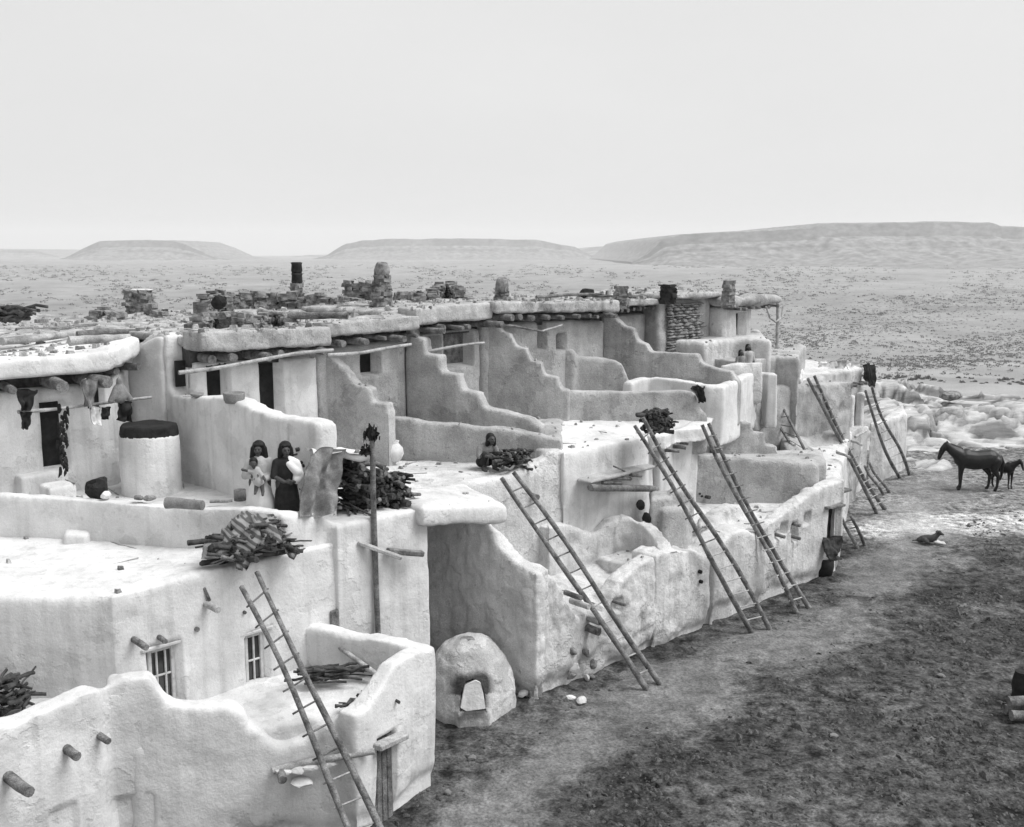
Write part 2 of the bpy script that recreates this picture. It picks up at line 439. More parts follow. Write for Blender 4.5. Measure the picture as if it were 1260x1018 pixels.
aw_ = n.new('ShaderNodeAttribute'); aw_.attribute_name = 'wear'
def calm(sock, k):
    f = n.new('ShaderNodeMath'); f.operation = 'MULTIPLY'; f.inputs[1].default_value = k; L.new(aw_.outputs['Fac'], f.inputs[0])
    x_ = n.new('ShaderNodeMix'); x_.data_type = 'FLOAT'; L.new(f.outputs[0], x_.inputs[0]); L.new(sock, x_.inputs[2]); x_.inputs[3].default_value = 1.0; return x_.outputs[0]
v = mulm(mulm(mulm(av.outputs['Fac'], calm(r1.outputs[0], .72)), calm(r2.outputs[0], .4)), r3.outputs[0])
cc = n.new('ShaderNodeCombineColor')
for i in range(3): L.new(v, cc.inputs[i])
L.new(cc.outputs[0], b.inputs['Base Color'])
bp = n.new('ShaderNodeBump'); bp.inputs['Strength'].default_value = .9; bp.inputs['Distance'].default_value = .06
tb, _ = gnoise(9, 0, 1, det=8); L.new(tb.outputs[0], bp.inputs['Height']); L.new(bp.outputs[0], b.inputs['Normal'])
ground = link('ground', me, m); tag(ground, kind='structure')

# clods, dung and straw trodden into the open ground: nobody could count them
def clod_field():
    rnd = np.random.RandomState(5); N = 120000
    x = rnd.uniform(-2, 26, N); y = rnd.uniform(14.5, 42, N)
    p = np.stack([x, y, np.zeros(N)], 1)
    dens = np.clip(.12 + .7 * fbm(p, .9, 4, 33) + .25 * (y < 27), 0.02, 1) * sstep(.3, 3.0, seg_dist(x, y, PATH) + .5 * fbm(p, .6, 2, 31))
    fr = (x - ORG[0]) * D2 - (y - ORG[1]) * D2          # only the street side of the row
    k = (rnd.rand(N) < dens) & (fr > .4) & (np.abs(x) < .52 * y)
    x, y = x[k], y[k]; n_ = len(x); z = land_height(x, y)
    base = np.array([(1, 0, 0), (.31, .95, 0), (-.81, .59, 0), (-.81, -.59, 0), (.31, -.95, 0), (.45, .3, .8), (-.45, .2, .9), (.0, -.45, .75)])
    fc = np.array([(0, 1, 5), (1, 2, 6), (1, 6, 5), (2, 3, 6), (3, 4, 7), (3, 7, 6), (4, 0, 7), (0, 5, 7), (5, 6, 7)])
    s = rnd.gamma(1.8, .011, n_) + .010; th = rnd.uniform(0, 6.28, n_); el = rnd.uniform(.7, 2.2, n_)
    vx = base[None, :, 0] * el[:, None] + rnd.normal(0, .15, (n_, 8)); vy = base[None, :, 1] + rnd.normal(0, .15, (n_, 8)); vz = base[None, :, 2] * rnd.uniform(.5, 1.3, (n_, 1)) - .15
    c, s_ = np.cos(th)[:, None], np.sin(th)[:, None]
    V = np.stack([x[:, None] + s[:, None] * (vx * c - vy * s_), y[:, None] + s[:, None] * (vx * s_ + vy * c), z[:, None] + s[:, None] * vz], -1).reshape(-1, 3)
    Fc = (fc[None] + (np.arange(n_) * 8)[:, None, None]).reshape(-1, 3)
    return pydata(V.tolist(), Fc.tolist(), False)
M_CLOD = mat('dry_dung_and_earth', .012, .13, 7.0, bump=0, fine=.4)
tag(link('dirt_clods', clod_field(), M_CLOD), 'loose dark clods of earth and dung trodden into the open street', 'clods', kind='stuff')

# ------------------------------------------------------------------ sandstone shelf at the edge of the mesa top
def bedrock():
    xs = np.arange(13, 52, .22); ys = np.arange(42, 84, .22)
    Xb, Yb = np.meshgrid(xs, ys, indexing='ij'); x = Xb.ravel(); y = Yb.ravel(); p = np.stack([x, y, np.zeros_like(x)], 1)
    # broken slabs: jittered cells, each at its own level, with open joints
    def cells(q, sc, seed):
        q = q / sc; i = np.floor(q).astype(np.int64); f1 = np.full(len(q), 9.); f2 = np.full(len(q), 9.); lv = np.zeros(len(q)); z0 = np.zeros(len(q), dtype=np.int64)
        for dx in (-1, 0, 1):
            for dy in (-1, 0, 1):
                c0, c1 = i[:, 0] + dx, i[:, 1] + dy
                d = np.hypot(c0 + .5 + .45 * _hash(c0, c1, z0, seed) - q[:, 0], c1 + .5 + .45 * _hash(c0, c1, z0, seed + 1) - q[:, 1])
                n_ = d < f1; f2 = np.where(n_, f1, np.minimum(f2, d)); lv = np.where(n_, _hash(c0, c1, z0, seed + 2), lv); f1 = np.where(n_, d, f1)
        return lv, f2 - f1
    q2 = np.stack([x + .5 * vnoise(p, .8, 58), (y + .5 * vnoise(p, .8, 59)) * 1.5], 1)
    l1, e1 = cells(q2, 4.2, 61); l2, e2 = cells(q2, 1.5, 65)
    h2 = .55 + .8 * fbm(p * np.array([.6, 1.2, 1]), .16, 3, 51) + .5 * l1 + .16 * l2 - .5 * (1 - sstep(.03, .12, e1)) - .2 * (1 - sstep(.03, .14, e2)) + .05 * fbm(p, 1.6, 3, 52)
    lim = np.minimum.reduce([sstep(43, 50, y + .9 * (x - 22) * (x < 22) * -1 + 2 * vnoise(p, .3, 55)), 1 - sstep(70, 79, np.hypot(x, y) - 4 + 3 * vnoise(p, .12, 54)), sstep(14, 20, x + .1 * (y - 50) + 1.5 * vnoise(p, .25, 56))])
    z = -.5 + lim * (np.maximum(h2, .05) + .45) - (1 - lim) * .3
    z = np.where(np.hypot(x, y) > 72, z - (np.hypot(x, y) - 72) * .6, z)
    n1, n2 = len(xs), len(ys); id_ = np.arange(n1 * n2).reshape(n1, n2)
    fc = np.stack([id_[:-1, :-1], id_[1:, :-1], id_[1:, 1:], id_[:-1, 1:]], -1).reshape(-1, 4)
    me_ = pydata(np.stack([x, y, z], 1).tolist(), fc.tolist(), True)
    soil = np.maximum(1 - sstep(.04, .16, e1), .7 * (1 - sstep(.03, .12, e2)))
    soil = np.maximum(soil, .8 * sstep(.35, .6, fbm(p * np.array([.6, 1.6, 1]), .5, 4, 71)))
    sa = me_.attributes.new('soil', 'FLOAT', 'POINT'); sa.data.foreach_set('value', soil); return me_
M_BED = mat('pale_sandstone', .26, .60, 1.1, bump=1.0, bscale=4, stretch=(.6, 1.6, 3), spots=.5, fine=.2)
mn = M_BED.node_tree.nodes; ml = M_BED.node_tree.links             # dark earth and weeds caught in the joints
sa_ = mn.new('ShaderNodeAttribute'); sa_.attribute_name = 'soil'; mr_ = mn.new('ShaderNodeMapRange'); mr_.inputs[3].default_value = 1; mr_.inputs[4].default_value = .22; ml.new(sa_.outputs['Fac'], mr_.inputs[0])
cc_ = [k for k in mn if k.bl_idname == 'ShaderNodeCombineColor'][0]; old_ = cc_.inputs[0].links[0].from_socket
mm_ = mn.new('ShaderNodeMath'); mm_.operation = 'MULTIPLY'; ml.new(old_, mm_.inputs[0]); ml.new(mr_.outputs[0], mm_.inputs[1])
for i in range(3): ml.new(mm_.outputs[0], cc_.inputs[i])
tag(link('sandstone_shelf', bedrock(), M_BED), kind='structure')

# ------------------------------------------------------------------ far mesas
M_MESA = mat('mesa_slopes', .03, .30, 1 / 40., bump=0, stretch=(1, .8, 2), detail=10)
mn = M_MESA.node_tree.nodes; ml = M_MESA.node_tree.links           # cliff rock tone and shade put into the colour: steep faces darker than talus
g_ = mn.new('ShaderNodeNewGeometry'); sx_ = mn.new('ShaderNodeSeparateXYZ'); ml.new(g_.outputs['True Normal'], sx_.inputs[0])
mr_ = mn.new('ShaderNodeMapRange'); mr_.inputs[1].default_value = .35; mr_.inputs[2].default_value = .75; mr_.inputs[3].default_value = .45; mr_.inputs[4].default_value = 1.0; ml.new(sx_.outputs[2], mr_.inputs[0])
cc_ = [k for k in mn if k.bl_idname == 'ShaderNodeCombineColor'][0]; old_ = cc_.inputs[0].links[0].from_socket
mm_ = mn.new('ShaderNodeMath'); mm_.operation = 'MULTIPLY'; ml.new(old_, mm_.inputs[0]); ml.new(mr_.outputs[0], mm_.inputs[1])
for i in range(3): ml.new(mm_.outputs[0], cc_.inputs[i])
def mesa(name, outline, D, depth=2600, base=-62, seed=0, talus=1.9):
    """outline: photo pixels of the skyline, standing at distance D"""
    pts = [PY(px, py, D) for px, py in outline]
    xs = np.linspace(pts[0].x, pts[-1].x, 420); zs = np.interp(xs, [p.x for p in pts], [p.z for p in pts])
    zs = zs + 4 * vnoise(np.stack([xs, xs * 0, xs * 0], 1), 1 / 120., seed)
    V = []; n_ = len(xs)
    xp = np.stack([xs, xs * 0, xs * 0], 1); gl = 1 + .35 * vnoise(xp, 1 / 260., seed + 1) + .22 * vnoise(xp, 1 / 90., seed + 2) + .12 * vnoise(xp, 1 / 40., seed + 4)
    for i, x in enumerate(xs):
        H_ = max(zs[i] - base, 2.0)
        gul = float(gl[i])
        f = H_ * talus * gul
        sec = [(-6.5 * f, -.04), (-3.6 * f, .02), (-1.9 * f, .07), (-1.3 * f, .16), (-.8 * f, .3), (-.45 * f, .45), (-.42 * f, .53), (-.2 * f, .66), (-.17 * f, .68), (-.10 * f, .97), (0, 1), (depth * .5, 1.0), (depth, .97), (depth + f, .4), (depth + 2 * f, -.02)]
        for dy, k in sec: V.append((x * (1 + dy / D * .0), D + dy + 60 * gul, base + H_ * k))
    S = 15; Fc = [(i * S + j, (i + 1) * S + j, (i + 1) * S + j + 1, i * S + j + 1) for i in range(n_ - 1) for j in range(S - 1)]
    o = link(name, pydata(V, Fc, True), M_MESA); tag(o, kind='structure'); return o
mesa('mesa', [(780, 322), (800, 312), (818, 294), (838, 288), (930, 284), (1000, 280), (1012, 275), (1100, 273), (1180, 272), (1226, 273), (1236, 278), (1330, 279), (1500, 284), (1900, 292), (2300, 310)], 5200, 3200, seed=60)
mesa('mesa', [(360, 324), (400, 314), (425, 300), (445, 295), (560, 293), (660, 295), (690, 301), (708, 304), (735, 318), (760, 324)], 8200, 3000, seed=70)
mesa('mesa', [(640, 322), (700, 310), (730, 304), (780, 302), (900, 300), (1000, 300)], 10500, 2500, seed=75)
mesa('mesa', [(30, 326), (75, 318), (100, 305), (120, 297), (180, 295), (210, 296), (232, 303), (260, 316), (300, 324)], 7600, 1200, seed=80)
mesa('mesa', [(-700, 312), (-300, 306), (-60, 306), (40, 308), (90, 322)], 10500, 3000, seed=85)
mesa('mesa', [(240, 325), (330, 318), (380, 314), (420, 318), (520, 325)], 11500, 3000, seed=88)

# ------------------------------------------------------------------ scrub on the valley floor
def bush_mesh(seed, n_=70):
    rnd = random.Random(seed); V = []; Fc = []
    for k in range(n_):
        th = rnd.uniform(0, 6.283); ph = math.acos(rnd.uniform(0, 1)); r = rnd.uniform(.55, 1.0) * (1 + .25 * math.sin(3 * th + seed))
        c = Vector((math.cos(th) * math.sin(ph) * r, math.sin(th) * math.sin(ph) * r, .15 + .75 * math.cos(ph) * r))
        s = rnd.uniform(.16, .34); q = Euler((rnd.uniform(0, 6), rnd.uniform(0, 6), rnd.uniform(0, 6))).to_matrix()
        b0 = len(V)
        for v in ((-1, -.6, 0), (1, -.5, .1), (.7, .8, 0), (-.6, .7, -.1)): V.append(c + q @ (Vector(v) * s))
        Fc += [(b0, b0 + 1, b0 + 2), (b0, b0 + 2, b0 + 3)]
    return pydata(V, Fc, False)
M_BUSH = mat('juniper_scrub', .09, .2, 2, bump=0, obj=True)
BUSH = [bush_mesh(i) for i in range(5)]
BUSHS = [bush_mesh(i + 9, 13) for i in range(4)]
for b_ in BUSH: b_.materials.append(M_BUSH)
rnd = random.Random(12); cpx = []
while len(cpx) < 6000:
    px = rnd.uniform(930, 1330); py = 345 + 129 * rnd.random() ** .8
    dens = .25 + .75 * max(0, math.sin(px * .021 + py * .09) * .5 + .5)
    if py > 452: dens *= .25
    if rnd.random() < dens: cpx.append((px, py, rnd.uniform(.4, 1.7) * rnd.uniform(.7, 1.1)))
cpx = np.array(cpx); u_ = (cpx[:, 0] - CX) / FPX; v_ = (CY - cpx[:, 1]) / FPX; ry = _c + v_ * _s; rz = -_s + v_ * _c
zz = np.full(len(cpx), -45.0)
for _ in range(7):
    k_ = (zz - EYE) / rz; zz = .5 * zz + .5 * land_height(u_ * k_, ry * k_)
k_ = (zz - EYE) / rz; bx, by = u_ * k_, ry * k_; bz = land_height(bx, by)
cand = [(c[1], x, y, z, c[2]) for c, x, y, z in zip(cpx, bx, by, bz) if math.hypot(x, y) > 130]
cand.sort(key=lambda c: -c[0])
VV = []; FF = []
for i, (py, qx, qy, zq, s) in enumerate(cand):
    bmsh = BUSH[i % 5]
    if i < 190:
        o = bpy.data.objects.new('juniper_bush', bmsh); COL.objects.link(o)
        o.location = (qx, qy, zq - .1); o.scale = (s, s, s * .8); o.rotation_euler = (0, 0, i)
        tag(o, 'small dark round scrub bush dotted on the valley floor beyond the village', 'bush', 'scrub bushes on the valley floor')
    else:
        s = s * 1.15; bmsh = BUSHS[i % 4]; b0 = len(VV); c, sn = math.cos(i), math.sin(i)
        for v in bmsh.vertices: VV.append((qx + s * (v.co.x * c - v.co.y * sn), qy + s * (v.co.x * sn + v.co.y * c), zq + s * .8 * v.co.z))
        for f in bmsh.polygons: FF.append(tuple(b0 + k for k in f.vertices))
# sparse scrub over the rest of the plain, clumped
rs = np.random.RandomState(4); n_f = 5200; fpx = rs.uniform(-120, 1400, n_f); fpy = 327 + 62 * rs.rand(n_f) ** 1.2
keep = fbm(np.stack([fpx / 60, fpy / 9, fpx * 0], 1), 1.0, 3, 5) > -.25 + .5 * rs.rand(n_f) - .25; fpx, fpy = fpx[keep], fpy[keep]
u_ = (fpx - CX) / FPX; v_ = (CY - fpy) / FPX; ry = _c + v_ * _s; rz = -_s + v_ * _c; zz = np.full(len(fpx), -50.0)
for _ in range(7):
    k_ = (zz - EYE) / rz; zz = .5 * zz + .5 * land_height(u_ * k_, ry * k_)
k_ = (zz - EYE) / rz; bx, by = u_ * k_, ry * k_; bz = land_height(bx, by)
for i in range(len(bx)):
    if by[i] < 250: continue
    s = min(.5 + by[i] * .0016, 6) * (.5 + rs.rand()); b0 = len(VV); bmsh = BUSHS[i % 4]; c, sn = math.cos(i), math.sin(i)
    for v in bmsh.vertices: VV.append((bx[i] + 1.3 * s * (v.co.x * c - v.co.y * sn), by[i] + 1.3 * s * (v.co.x * sn + v.co.y * c), bz[i] + s * .7 * v.co.z))
    for f in bmsh.polygons: FF.append(tuple(b0 + k for k in f.vertices))
tag(link('distant_scrub', pydata(VV, FF, False), M_BUSH), 'far off scrub covering the valley floor towards the mesas', 'scrub', kind='stuff')

# ------------------------------------------------------------------ air
bm = bmesh.new(); bmesh.ops.create_cube(bm, size=1)
for v_ in bm.verts: v_.co = Vector((v_.co.x * 44000, 11000 + v_.co.y * 26000, 180 + v_.co.z * 600))
hz = link('haze', mesh_of(bm), None)
hm = bpy.data.materials.new('dusty_air'); hm.use_nodes = True; hn = hm.node_tree; hn.nodes.clear()
pv = hn.nodes.new('ShaderNodeVolumePrincipled'); pv.inputs['Color'].default_value = (.97, .97, .97, 1); pv.inputs['Density'].default_value = .0001; pv.inputs['Anisotropy'].default_value = .1
ho = hn.nodes.new('ShaderNodeOutputMaterial'); hn.links.new(pv.outputs[0], ho.inputs['Volume'])
hz.data.materials.append(hm); tag(hz, 'pale dusty air over the whole valley', 'haze', kind='stuff')
# ------------------------------------------------------------------ the pueblo row
def beams(parent, A, Bp, n, nrm, z, out=.45, r=.10, inn=.35, name='roof_beam', m=None, seed=0, skip=()):
    """log ends (vigas) along the eave from A to Bp"""
    rnd = random.Random(seed); A = Vector((A[0], A[1], 0)); Bp = Vector((Bp[0], Bp[1], 0)); nrm = Vector(nrm)
    for i in range(n):
        if i in skip: continue
        t = (i + .5 + rnd.uniform(-.12, .12)) / n; c = A.lerp(Bp, t)
        zz = (z if not isinstance(z, tuple) else z[0] + (z[1] - z[0]) * t) + rnd.uniform(-.025, .025)
        o = out * rnd.uniform(.6, 1.25); rr = r * rnd.uniform(.65, 1.2)
        u = Vector((-nrm.y, nrm.x, 0)) * rnd.uniform(-.2, .2)
        p = c - nrm * inn; q = c + nrm * o + u
        pole(name, (p.x, p.y, zz), (q.x, q.y, zz - .02), rr * 1.05, rr * .92, m or M_WOOD, parent, .01, seed * 31 + i, 10, 5, .14)
def spout(parent, base, nrm, L=.5, r=.07, drop=.08, m=None, seed=0, name='drain_spout'):
    base = Vector(base); nrm = Vector(nrm).normalized()
    return pole(name, base - nrm * .15, base + nrm * L - Vector((0, 0, drop)), r, r * .9, m or M_WOOD, parent, .01, seed, 10, 4, .12)
def plank(parent, p, q, w, t, m, name='plank'):
    p = Vector(p); q = Vector(q); d = (q - p); L = d.length; d.normalize(); s = d.cross(Vector((0, 0, 1)))
    s = s.normalized() if s.length > .01 else Vector((1, 0, 0)); k = s.cross(d)
    bm = bmesh.new(); M = Matrix((( d.x, s.x, k.x, 0), (d.y, s.y, k.y, 0), (d.z, s.z, k.z, 0), (0, 0, 0, 1)))
    bmesh.ops.create_cube(bm, size=1, matrix=Matrix.Translation((p + q) / 2) @ M @ Matrix.Diagonal((L, w, t, 1)))
    bmesh.ops.bevel(bm, geom=bm.edges[:], offset=min(w, t) * .18, segments=1, affect='EDGES')
    return link(name, mesh_of(bm), m, parent)
NS = Vector((D2, -D2, 0)); US = Vector((D2, D2, 0))       # street-facing normal, along-street direction
def xy(*p): return [Vector((a, b, 0)) for a, b in p]
def prism_obj(name, poly, zt, zb, m, parent, **k):
    bm = bmesh.new(); bm_prism(bm, poly, zt, zb); return adobe(name, bm, m, parent, **k)
def wall_px(name, T, F, prof, zb, thick, m, parent, **k):
    bm = bmesh.new(); pts = [VPL(px, py, T, F) for px, py in prof]
    bm_wall(bm, pts, thick, zb); return adobe(name, bm, m, parent, **k)
def wall_pts(name, pts, thick, zb, m, parent, side=1, **k):
    bm = bmesh.new(); bm_wall(bm, pts, thick, zb, side=side); return adobe(name, bm, m, parent, **k)

def third_storey(parent, a0, a1, b, zr, band, mat_, openings=(), back=4.6, over=.48, seed=0, zb=3.9, voxel=.09, bandm=None, mass=True, gap=.28):
    """room set back on the terrace: facade at b, thick roof edge standing out over it.  zr = roof height at both ends"""
    T, F = AB(a0, b), AB(a1, b)
    ops = [opening(T, F, *o[:4], depth=.45) for o in openings]
    if mass:
        bm = bmesh.new(); bm_prism(bm, [AB(a0, b), AB(a1, b), AB(a1, b + back), AB(a0, b + back)], [zr[0] - band - gap, zr[1] - band - gap, zr[1] - band * .8, zr[0] - band * .8], zb)
        adobe('upper_storey', bm, mat_, parent, voxel=voxel, amp=.025, carve=ops, seed=seed)
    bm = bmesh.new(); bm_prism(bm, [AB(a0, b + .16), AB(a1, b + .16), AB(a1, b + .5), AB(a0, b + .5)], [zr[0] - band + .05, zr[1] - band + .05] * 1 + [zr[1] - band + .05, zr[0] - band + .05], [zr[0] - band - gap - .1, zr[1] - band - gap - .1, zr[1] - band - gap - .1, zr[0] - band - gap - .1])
    link('ceiling_shade_layer', mesh_of(bm), M_DWOOD, parent)  # dark ceiling layer, its colour standing in for the shadow under the eave
    bm = bmesh.new()
    bm_prism(bm, [AB(a0 - .05, b - over), AB(a1 + .05, b - over), AB(a1 + .05, b + .35), AB(a0 - .05, b + .35)], [zr[0], zr[1], zr[1], zr[0]], [zr[0] - band, zr[1] - band, zr[1] - band, zr[0] - band])
    adobe('roof_edge', bm, bandm or mat_, parent, voxel=.055, it=0, amp=.025, rough=.03, seed=seed + 3)
    prism_obj('roof', [AB(a0 - .1, b + .2), AB(a1 + .1, b + .2), AB(a1 + .1, b + back), AB(a0 - .1, b + back)], [zr[0] - .14, zr[1] - .14, zr[1] - .12, zr[0] - .12], min(zr) - band * .7, M_ROUGH, parent, voxel=.1, it=1, amp=.04, rough=.035, seed=seed + 5)
    return ops, T, F

# =============================================================== house nearest the viewer
h1 = thing('adobe_house', (-4.5, 17.2, 0), 'whitewashed two and three storey adobe house nearest the camera, with sash windows', 'house', 'joined adobe houses of the row')
K = Vector((-6.1, 15.25, 0))
# low front room with walled roof
FRa, FRb, FRc, FRd = Vector((-5.6, 14.5, 0)), Vector((-2.2, 15.45, 0)), Vector((-1.25, 16.9, 0)), Vector((-3.25, 17.9, 0))
bm = bmesh.new(); bm_prism(bm, [FRa, FRb + Vector((-.25, .2, 0)), FRc + Vector((-.3, -.1, 0)), FRd, AB(-5, 1.3), K + Vector((.3, .4, 0))], 1.85, -.4)
adobe('front_room', bm, M_WHITE, h1, voxel=.08, amp=.03)
# its parapet: left frontal part, then the taller corner with the door, then the return wall to the house
fw = [VPL(px, py, FRa, FRb) for px, py in ((128, 846), (140, 840), (152, 836), (166, 833), (182, 832), (192, 842), (200, 858), (214, 867), (262, 872), (285, 872), (298, 880), (303, 895), (322, 902), (332, 915), (350, 921), (375, 912), (395, 898), (420, 888))]
bm = bmesh.new(); bm_wall(bm, fw, .38, -.4)
YT, YF = Vector((-6.5, 13.4, 0)), Vector((-5.6, 14.5, 0))
lw = [Vector((-9.2, 10.1, 2.9))] + [VPL(px, py, YT, YF) for px, py in ((-20, 902), (0, 893), (25, 888), (60, 872), (95, 857), (122, 847))] + [fw[0] + Vector((.03, .02, 0))]
bm_wall(bm, lw, .42, -.4); bm_wall(bm, [lw[-2], fw[0], fw[1]], .5, -.4)
T, F = FRb, FRc
fr = [VPL(px, py, T, F) for px, py in ((436, 880), (450, 873), (462, 858), (475, 838), (486, 818), (500, 808), (520, 801), (536, 797))]
bm_wall(bm, [fw[-1]] + fr[:1], .38, -.4); bm_wall(bm, fr, .36, -.4)
rw = [Vector((-1.45, 17.0, 2.5)), Vector((-2.0, 17.27, 2.54)), Vector((-2.7, 17.6, 2.5)), Vector((-3.3, 17.85, 2.56)), Vector((-3.7, 18.05, 2.56))]
bm_wall(bm, rw, .34, 0.0, side=-1)
dop = opening(T, F, 466, 912, 487, 1008, .16); o2 = opening(FRa, FRb, 140, 987, 190, 1060, .05); o3 = opening(YT, YF, 62, 1003, 95, 1050, .05)
adobe('front_wall', bm, M_WHITE, h1, voxel=.06, it=5, amp=.045, rough=.012, erode=.08, carve=[dop, o2, o3], seed=2)
d_ = fill_opening(dop, h1, M_WOOD, planks=3, label='narrow weathered plank door in the low front wall')
plank(h1, VPL(459, 918, T, F) + Vector((.06, -.06, 0)), VPL(494, 902, T, F) + Vector((.06, -.06, 0)), .2, .1, M_LWOOD, 'lintel')
# stones and beam ends of the little porch beside the door
for i, (px, py, w_) in enumerate(((349, 945, .32), (366, 943, .3), (380, 940, .34), (371, 957, .36), (402, 936, .3))):
    o = link('ledge_stone', ROCKS[i % 8].copy(), M_PALE, None); o.location = VPL(px, py, FRa, FRb) + Vector((.04, -.12, 0)); o.scale = (w_, .26, .24); o.rotation_euler = (0, .05, .3); setparent(o, h1)
pole('ledge_beam', VPL(333, 946, FRa, FRb) + Vector((.05, -.06, 0)), VPL(455, 917, FRa, FRb) + Vector((.1, -.2, 0)), .06, .05, M_LWOOD, h1, .01, 5)
spout(h1, VPL(345, 944, FRa, FRb), (.3, -.95, 0), .32, .075, .05, seed=3)
# left yard and its wall
bm = bmesh.new(); bm_prism(bm, xy((-9.2, 10.4), (-5.75, 14.45), (-5.9, 15.5), (-13, 15.5), (-13, 10.4)), 2.25, -.4)
adobe('front_room', bm, M_WHITE, h1, voxel=.12, amp=.04, seed=4)
T, F = Vector((-6.5, 13.4, 0)), Vector((-5.6, 14.5, 0))
lw = [Vector((-9.2, 10.1, 2.9))] + [VPL(px, py, T, F) for px, py in ((-20, 902), (0, 893), (25, 888), (60, 872), (95, 857), (125, 848), (136, 838))]
NL = Vector((.775, -.632, 0))
for i, (px, py, ln, r_) in enumerate(((10, 955, .58, .08), (83, 922, .26, .07), (124, 905, .2, .055))):
    spout(h1, VPL(px, py, T, F), NL, ln, r_, .03, M_WOOD, 10 + i)
# lower storey with its roof terrace
NK = Vector((0, -1, 0))
T, F = AB(-6, 1), AB(-2, 1)
win1 = opening(T, F, 185, 803, 221, 862, .22); win2 = opening(T, F, 304, 784, 329, 843, .2)
bm = bmesh.new(); bm_prism(bm, [Vector((-13, 15.25, 0)), K, AB(-8.05, 1) + Vector((-.0, .0, 0)), AB(-4.1, 1), AB(-1.9, 1), AB(-1.9, 5), Vector((-13, 24, 0))],
    [3.85, 3.9, 3.92, 3.95, 3.95, 3.9, 3.8], -.3)
adobe('lower_storey', bm, M_WHITE, h1, voxel=.075, it=3, amp=.045, rough=.014, carve=[win1, win2], seed=6)
fill_window(win1, h1, 3, 2, .06); fill_window(win2, h1, 2, 2, .06)
for w_ in (win1, win2):
    c, u, n, w, h, d = w_
    box_obj('lintel', Vector(c) + Vector((0, 0, h / 2 + .05)) - Vector(n) * .02, u, n, w + .3, .07, .09, M_FRAME, h1, .02)
for i, (px, py, ln, r_) in enumerate(((252, 742, .42, .06), (165, 787, .4, .055), (196, 784, .2, .045), (240, 772, .08, .045), (300, 752, .05, .03))):
    spout(h1, VPL(px, py, T, F), NS, ln, r_, .02, M_LWOOD if i == 0 else M_WOOD, 20 + i)
plank(h1, VPL(249, 722, T, F) + NS * .05, VPL(255, 738, T, F) + NS * .08, .05, .05, M_WOOD, 'drain_peg')
plank(h1, VPL(438, 667, T, F) + NS * .05, VPL(473, 680, T, F) + NS * .5, .13, .07, M_LWOOD, 'drain_board')
plank(h1, VPL(470, 676, T, F) + NS * .15, VPL(506, 677, T, F) + NS * .35, .14, .1, M_WOOD, 'drain_board')
for (a_, b_, c_, e_) in ((406, 752, 421, 778), (443, 742, 462, 782)):
    o = opening(T, F, a_, b_, c_, e_, .1)
    box_obj('wood_or_shade_panel', o[0], o[1], o[2], o[3], o[4], .05, M_WOOD, h1, .02)
# second terrace, the parapet the women stand behind
par = [P(-60, 607, 4.62), P(0, 610, 4.62), P(100, 615, 4.62), P(200, 623, 4.62), P(240, 625, 4.62), P(300, 626, 4.63), P(335, 631, 4.62), P(350, 634, 4.6), AB(-4.25, 1.12, 4.5), AB(-4.0, 1.1, 4.3)]
bm = bmesh.new(); bm_prism(bm, [p + Vector((0, .02, 0)) for p in par] + [AB(-3.9, 1.3), AB(-1.9, 1.3), AB(-1.9, 7.4), Vector((-13, 26, 0)), Vector((-13, 19, 0))], 4.17, 3.0)
bm_prism(bm, [AB(-4.0, .95), AB(-1.88, .95), AB(-1.88, 3.5), AB(-4.0, 3.5)], [4.25, 4.2, 4.17, 4.17], -.4)
bm_wall(bm, par, .3, 3.2)
bm_wall(bm, [Vector((-5.75, 18.35, 4.3)), Vector((-5.2, 18.0, 4.3))], .3, 3.2)
adobe('second_terrace', bm, M_WHITE, h1, voxel=.07, it=3, amp=.04, seed=7)
bm = bmesh.new(); bm_prism(bm, [P(80, 653, 4.0), P(112, 655, 4.0), P(108, 668, 3.9), P(78, 668, 3.9)], 4.05, 3.6)
adobe('terrace_step', bm, M_WHITE, h1, voxel=.06, amp=.02)
# third storey with its deep recess
FA, FB_ = AB(-12, 7.2), AB(-5.15, 7.2); FC = AB(-4.35, 7.9)
ops = [opening(FA, FB_, 53, 500, 82, 572, .4), opening(FA, FB_, 112, 468, 124, 500, .25)]
bm = bmesh.new(); bm_prism(bm, [FA, FB_, FC, AB(-4.2, 11), AB(-12, 11)], [6.32, 6.36, 6.6, 6.6, 6.4], 4)
adobe('upper_storey', bm, M_WHITE, h1, voxel=.085, amp=.03, carve=ops, seed=8)
fill_opening(ops[0], h1, M_DARK); fill_opening(ops[1], h1, M_DARK, 'wood_or_shade_panel')  # black panels painted as the dark inside
for i, (px, py, w_) in enumerate(((32, 575, .7), (46, 590, .9), (68, 600, .5))):
    c = P(px, py + 22, 4.2); bm = bmesh.new(); bm_box(bm, Vector((c.x, c.y + .15, 4.2 + .22 + .1 * (1 - i))), US, NS, w_, .5, .5); adobe('door_step', bm, M_WHITE, h1, voxel=.05, it=2, amp=.03)
bm = bmesh.new()
r0, r1, r2 = AB(-12, 6.75), AB(-5.3, 6.75), AB(-4.3, 7.5)
bm_prism(bm, [r0, r1, AB(-5.2, 7.6), AB(-12, 7.6)], [6.95, 7.02, 7.02, 6.95], [6.55, 6.6, 6.6, 6.55])
bm_prism(bm, [r1, r2, AB(-4.2, 8.3), AB(-5.25, 7.6)], [7.02, 7.2, 7.2, 7.02], [6.6, 6.85, 6.85, 6.6])
bm_prism(bm, [AB(-12, 7.1), AB(-5.2, 7.1), AB(-4.2, 8), AB(-4.2, 11), AB(-12, 11)], [6.9, 6.95, 7.05, 7.0, 6.9], 6.6)
adobe('roof_edge', bm, M_WHITE, h1, voxel=.065, it=2, amp=.03, seed=9)
